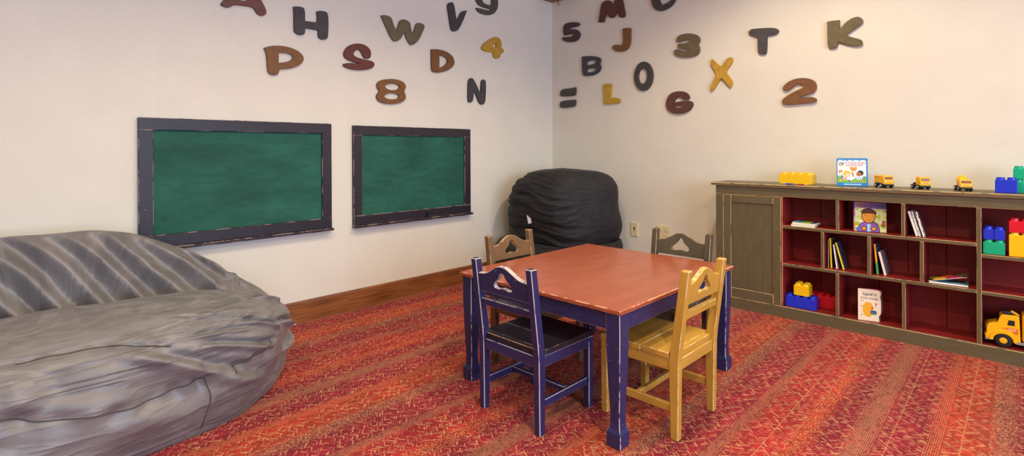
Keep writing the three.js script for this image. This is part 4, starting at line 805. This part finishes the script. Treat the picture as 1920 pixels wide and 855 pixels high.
  const wrinkles = texture(1024, 512, (x, y) => {
    const wx = (vnoise(x / 128, y / 64, 8, 91) - 0.5) * 60, wy = (vnoise(x / 128, y / 64, 8, 92) - 0.5) * 60;
    const rd = (a, b, per, sd) => 1 - Math.abs(vnoise(a, b, per, sd) * 2 - 1);
    const n = 0.6 * Math.pow(rd((x + wx) / 128, (y + wy) / 64, 8, 93), 2.5) + 0.3 * Math.pow(rd((x - wx) / 64, (y + wy) / 32, 16, 94), 2.5) + 0.1 * vnoise(x / 8, y / 8, 128, 95);
    return [n * 255, n * 255, n * 255];
  }, [3, 3], false);
  const mat = new THREE.MeshPhysicalMaterial({ bumpMap: wrinkles, bumpScale: 0.006, map: napTexture([119, 114, 113], 16, 71, [5, 3]), roughness: 0.42, sheen: 0.8, sheenRoughness: 0.35, sheenColor: new THREE.Color(0.55, 0.52, 0.52) });
  part(o, 'cover', surface((u, v) => fn(u + 0.5, v), 520, 360), mat);
  // stitched seams lying on the cover
  const seamMat = plain('#4a413b', 0.8);
  const seam = (path) => {
    const curve = new THREE.CatmullRomCurve3(path.map(([u, v]) => new THREE.Vector3(u, v, 0)));
    const pts = curve.getPoints(60).map(({ x: u, y: v }) => { const p = fn(u, v), q = fn(u + 0.002, v), r = fn(u, v + 0.002), n = q.sub(p).cross(r.sub(p)).normalize(); if (n.dot(new THREE.Vector3(p.x, p.y - 0.2, p.z)) < 0) n.negate(); return p.add(n.multiplyScalar(0.0008)); });
    part(o, 'seam', new THREE.TubeGeometry(new THREE.CatmullRomCurve3(pts), 160, 0.0019, 6), seamMat);
  };
  SEAMS.forEach(seam);
}
const REST = 0.325; // height at which the two black bags press together
function blackBag(label, C, rx, rz, y0, y1, upper, seed) {
  const ry = (y1 - y0) / 2, yc = (y1 + y0) / 2;
  const fn = (u, v) => {
    const th = u * Math.PI * 2, ph = Math.PI / 2 - v * Math.PI, rho = Math.pow(Math.max(0, Math.cos(ph)), 0.5), eta = pw(Math.sin(ph), 0.9), ct = pw(Math.cos(th), 0.85), st = pw(Math.sin(th), 0.85);
    let x = rx * rho * ct, z = rz * rho * st, y = eta > 0 ? yc + ry * eta : yc + 1.5 * ry * eta;
    const n1 = simplex(x * 1.7 + seed, y * 2.4, z * 1.7), leftness = smooth(0.3, -0.15, x - z);
    const drawn = ridge(simplex((x - z) * 1.1 + seed, y * 12 + 0.8 * (x - z) + 0.3 * n1, 0.5)), fine = ridge(simplex((x - z) * 3 + seed, y * 24 + n1 * 0.8, 2.5));
    const out = 0.03 * n1 + (0.018 * (drawn - 0.6) + 0.012 * (fine - 0.6)) * (0.12 + 0.88 * leftness);
    const k = Math.min(1, rho * 1.3); x += ct * out * k; z += st * out * k; y += out * 0.5 * Math.max(0, eta);
    if (upper) y = Math.max(y, y0); else { const rr = Math.hypot(x / rx, z / rz); y = Math.max(0, Math.min(y, lerp(REST - 0.002, y1, smooth(0.95, 1.0, rr)))); }
    return new THREE.Vector3(Math.max(0.018, x + C[0]) - C[0], y - y0, Math.max(0.018, z + C[1]) - C[1]);
  };
  const o = thing('bean_bag', label, 'bean bag', [C[0], y0, C[1]]);
  part(o, 'cover', surface(fn, 260, 150), new THREE.MeshPhysicalMaterial({ map: napTexture([29, 27, 30], 9, 81 + seed, [6, 4]), roughness: 0.78, sheen: 0.6, sheenRoughness: 0.4, sheenColor: new THREE.Color(0.16, 0.16, 0.18) }));
  return [o, fn];
}
blackBag('black bean bag squashed on the floor in the corner under another', [0.48, 0.48], 0.475, 0.47, 0.0, 0.41, false, 3);
{
  const [o, fn] = blackBag('black bean bag in the corner stacked on another one', [0.505, 0.45], 0.41, 0.4, REST, 0.85, true, 8);
  const p = fn(0.255, 0.56), n = new THREE.Vector3(0.25, 0.05, 0.96).normalize();
  const tag = part(o, 'label_tag', new RoundedBoxGeometry(0.028, 0.06, 0.0015, 1, 0.0006), plain('#e9e6e0', 0.8), p.clone().add(n.clone().multiplyScalar(0.014)).toArray(), 'white sewn-in tag');
  tag.lookAt(tag.getWorldPosition(new THREE.Vector3()).add(n)); tag.rotateZ(0.22);
}

// ---------------------------------------------------------------- brown ledge high in the corner, only its underside in view
{
  const o = thing('corner_ledge', 'brown ledge with a dangling black cord high in the corner', 'ledge', [0, 2.325, 0]);
  const s = new THREE.Shape(); s.moveTo(0, 0); s.lineTo(0.3, 0); s.quadraticCurveTo(0.26, -0.2, 0, -0.2); s.closePath();
  const g = new THREE.ExtrudeGeometry(s, { depth: 0.02, bevelEnabled: false }); g.rotateX(-Math.PI / 2);
  part(o, 'board', g, woodMat);
  part(o, 'cord', new THREE.TubeGeometry(new THREE.CatmullRomCurve3([[0.1, 0.002, 0.03], [0.096, -0.015, 0.032], [0.103, -0.03, 0.03], [0.106, -0.045, 0.031]].map((a) => new THREE.Vector3(...a))), 20, 0.003, 6), toyBlack);
  part(o, 'knob', new THREE.LatheGeometry([[0, -0.016], [0.016, -0.014], [0.024, -0.006], [0.026, 0]].map(([a, b]) => new THREE.Vector2(a, b)), 20), plain('#8c7a68', 0.5, { side: THREE.DoubleSide }), [0.23, 0, 0.035]);
}
{ // scrap of white paper by the baseboard, showing behind the grey bean bag
  const g = new RoundedBoxGeometry(0.012, 0.002, 0.05, 1, 0.0006);
  const m = part(scene, 'paper_strip', g, plain('#eceaf0', 0.8), [0.03, 0.001, 2.36]); m.userData = { label: 'thin white strip on the carpet by the baseboard beside the grey bean bag', category: 'paper' };
}

scene.traverse((o) => { if (o.isMesh) { o.castShadow = true; o.receiveShadow = true; } });
renderer.render(scene, camera);
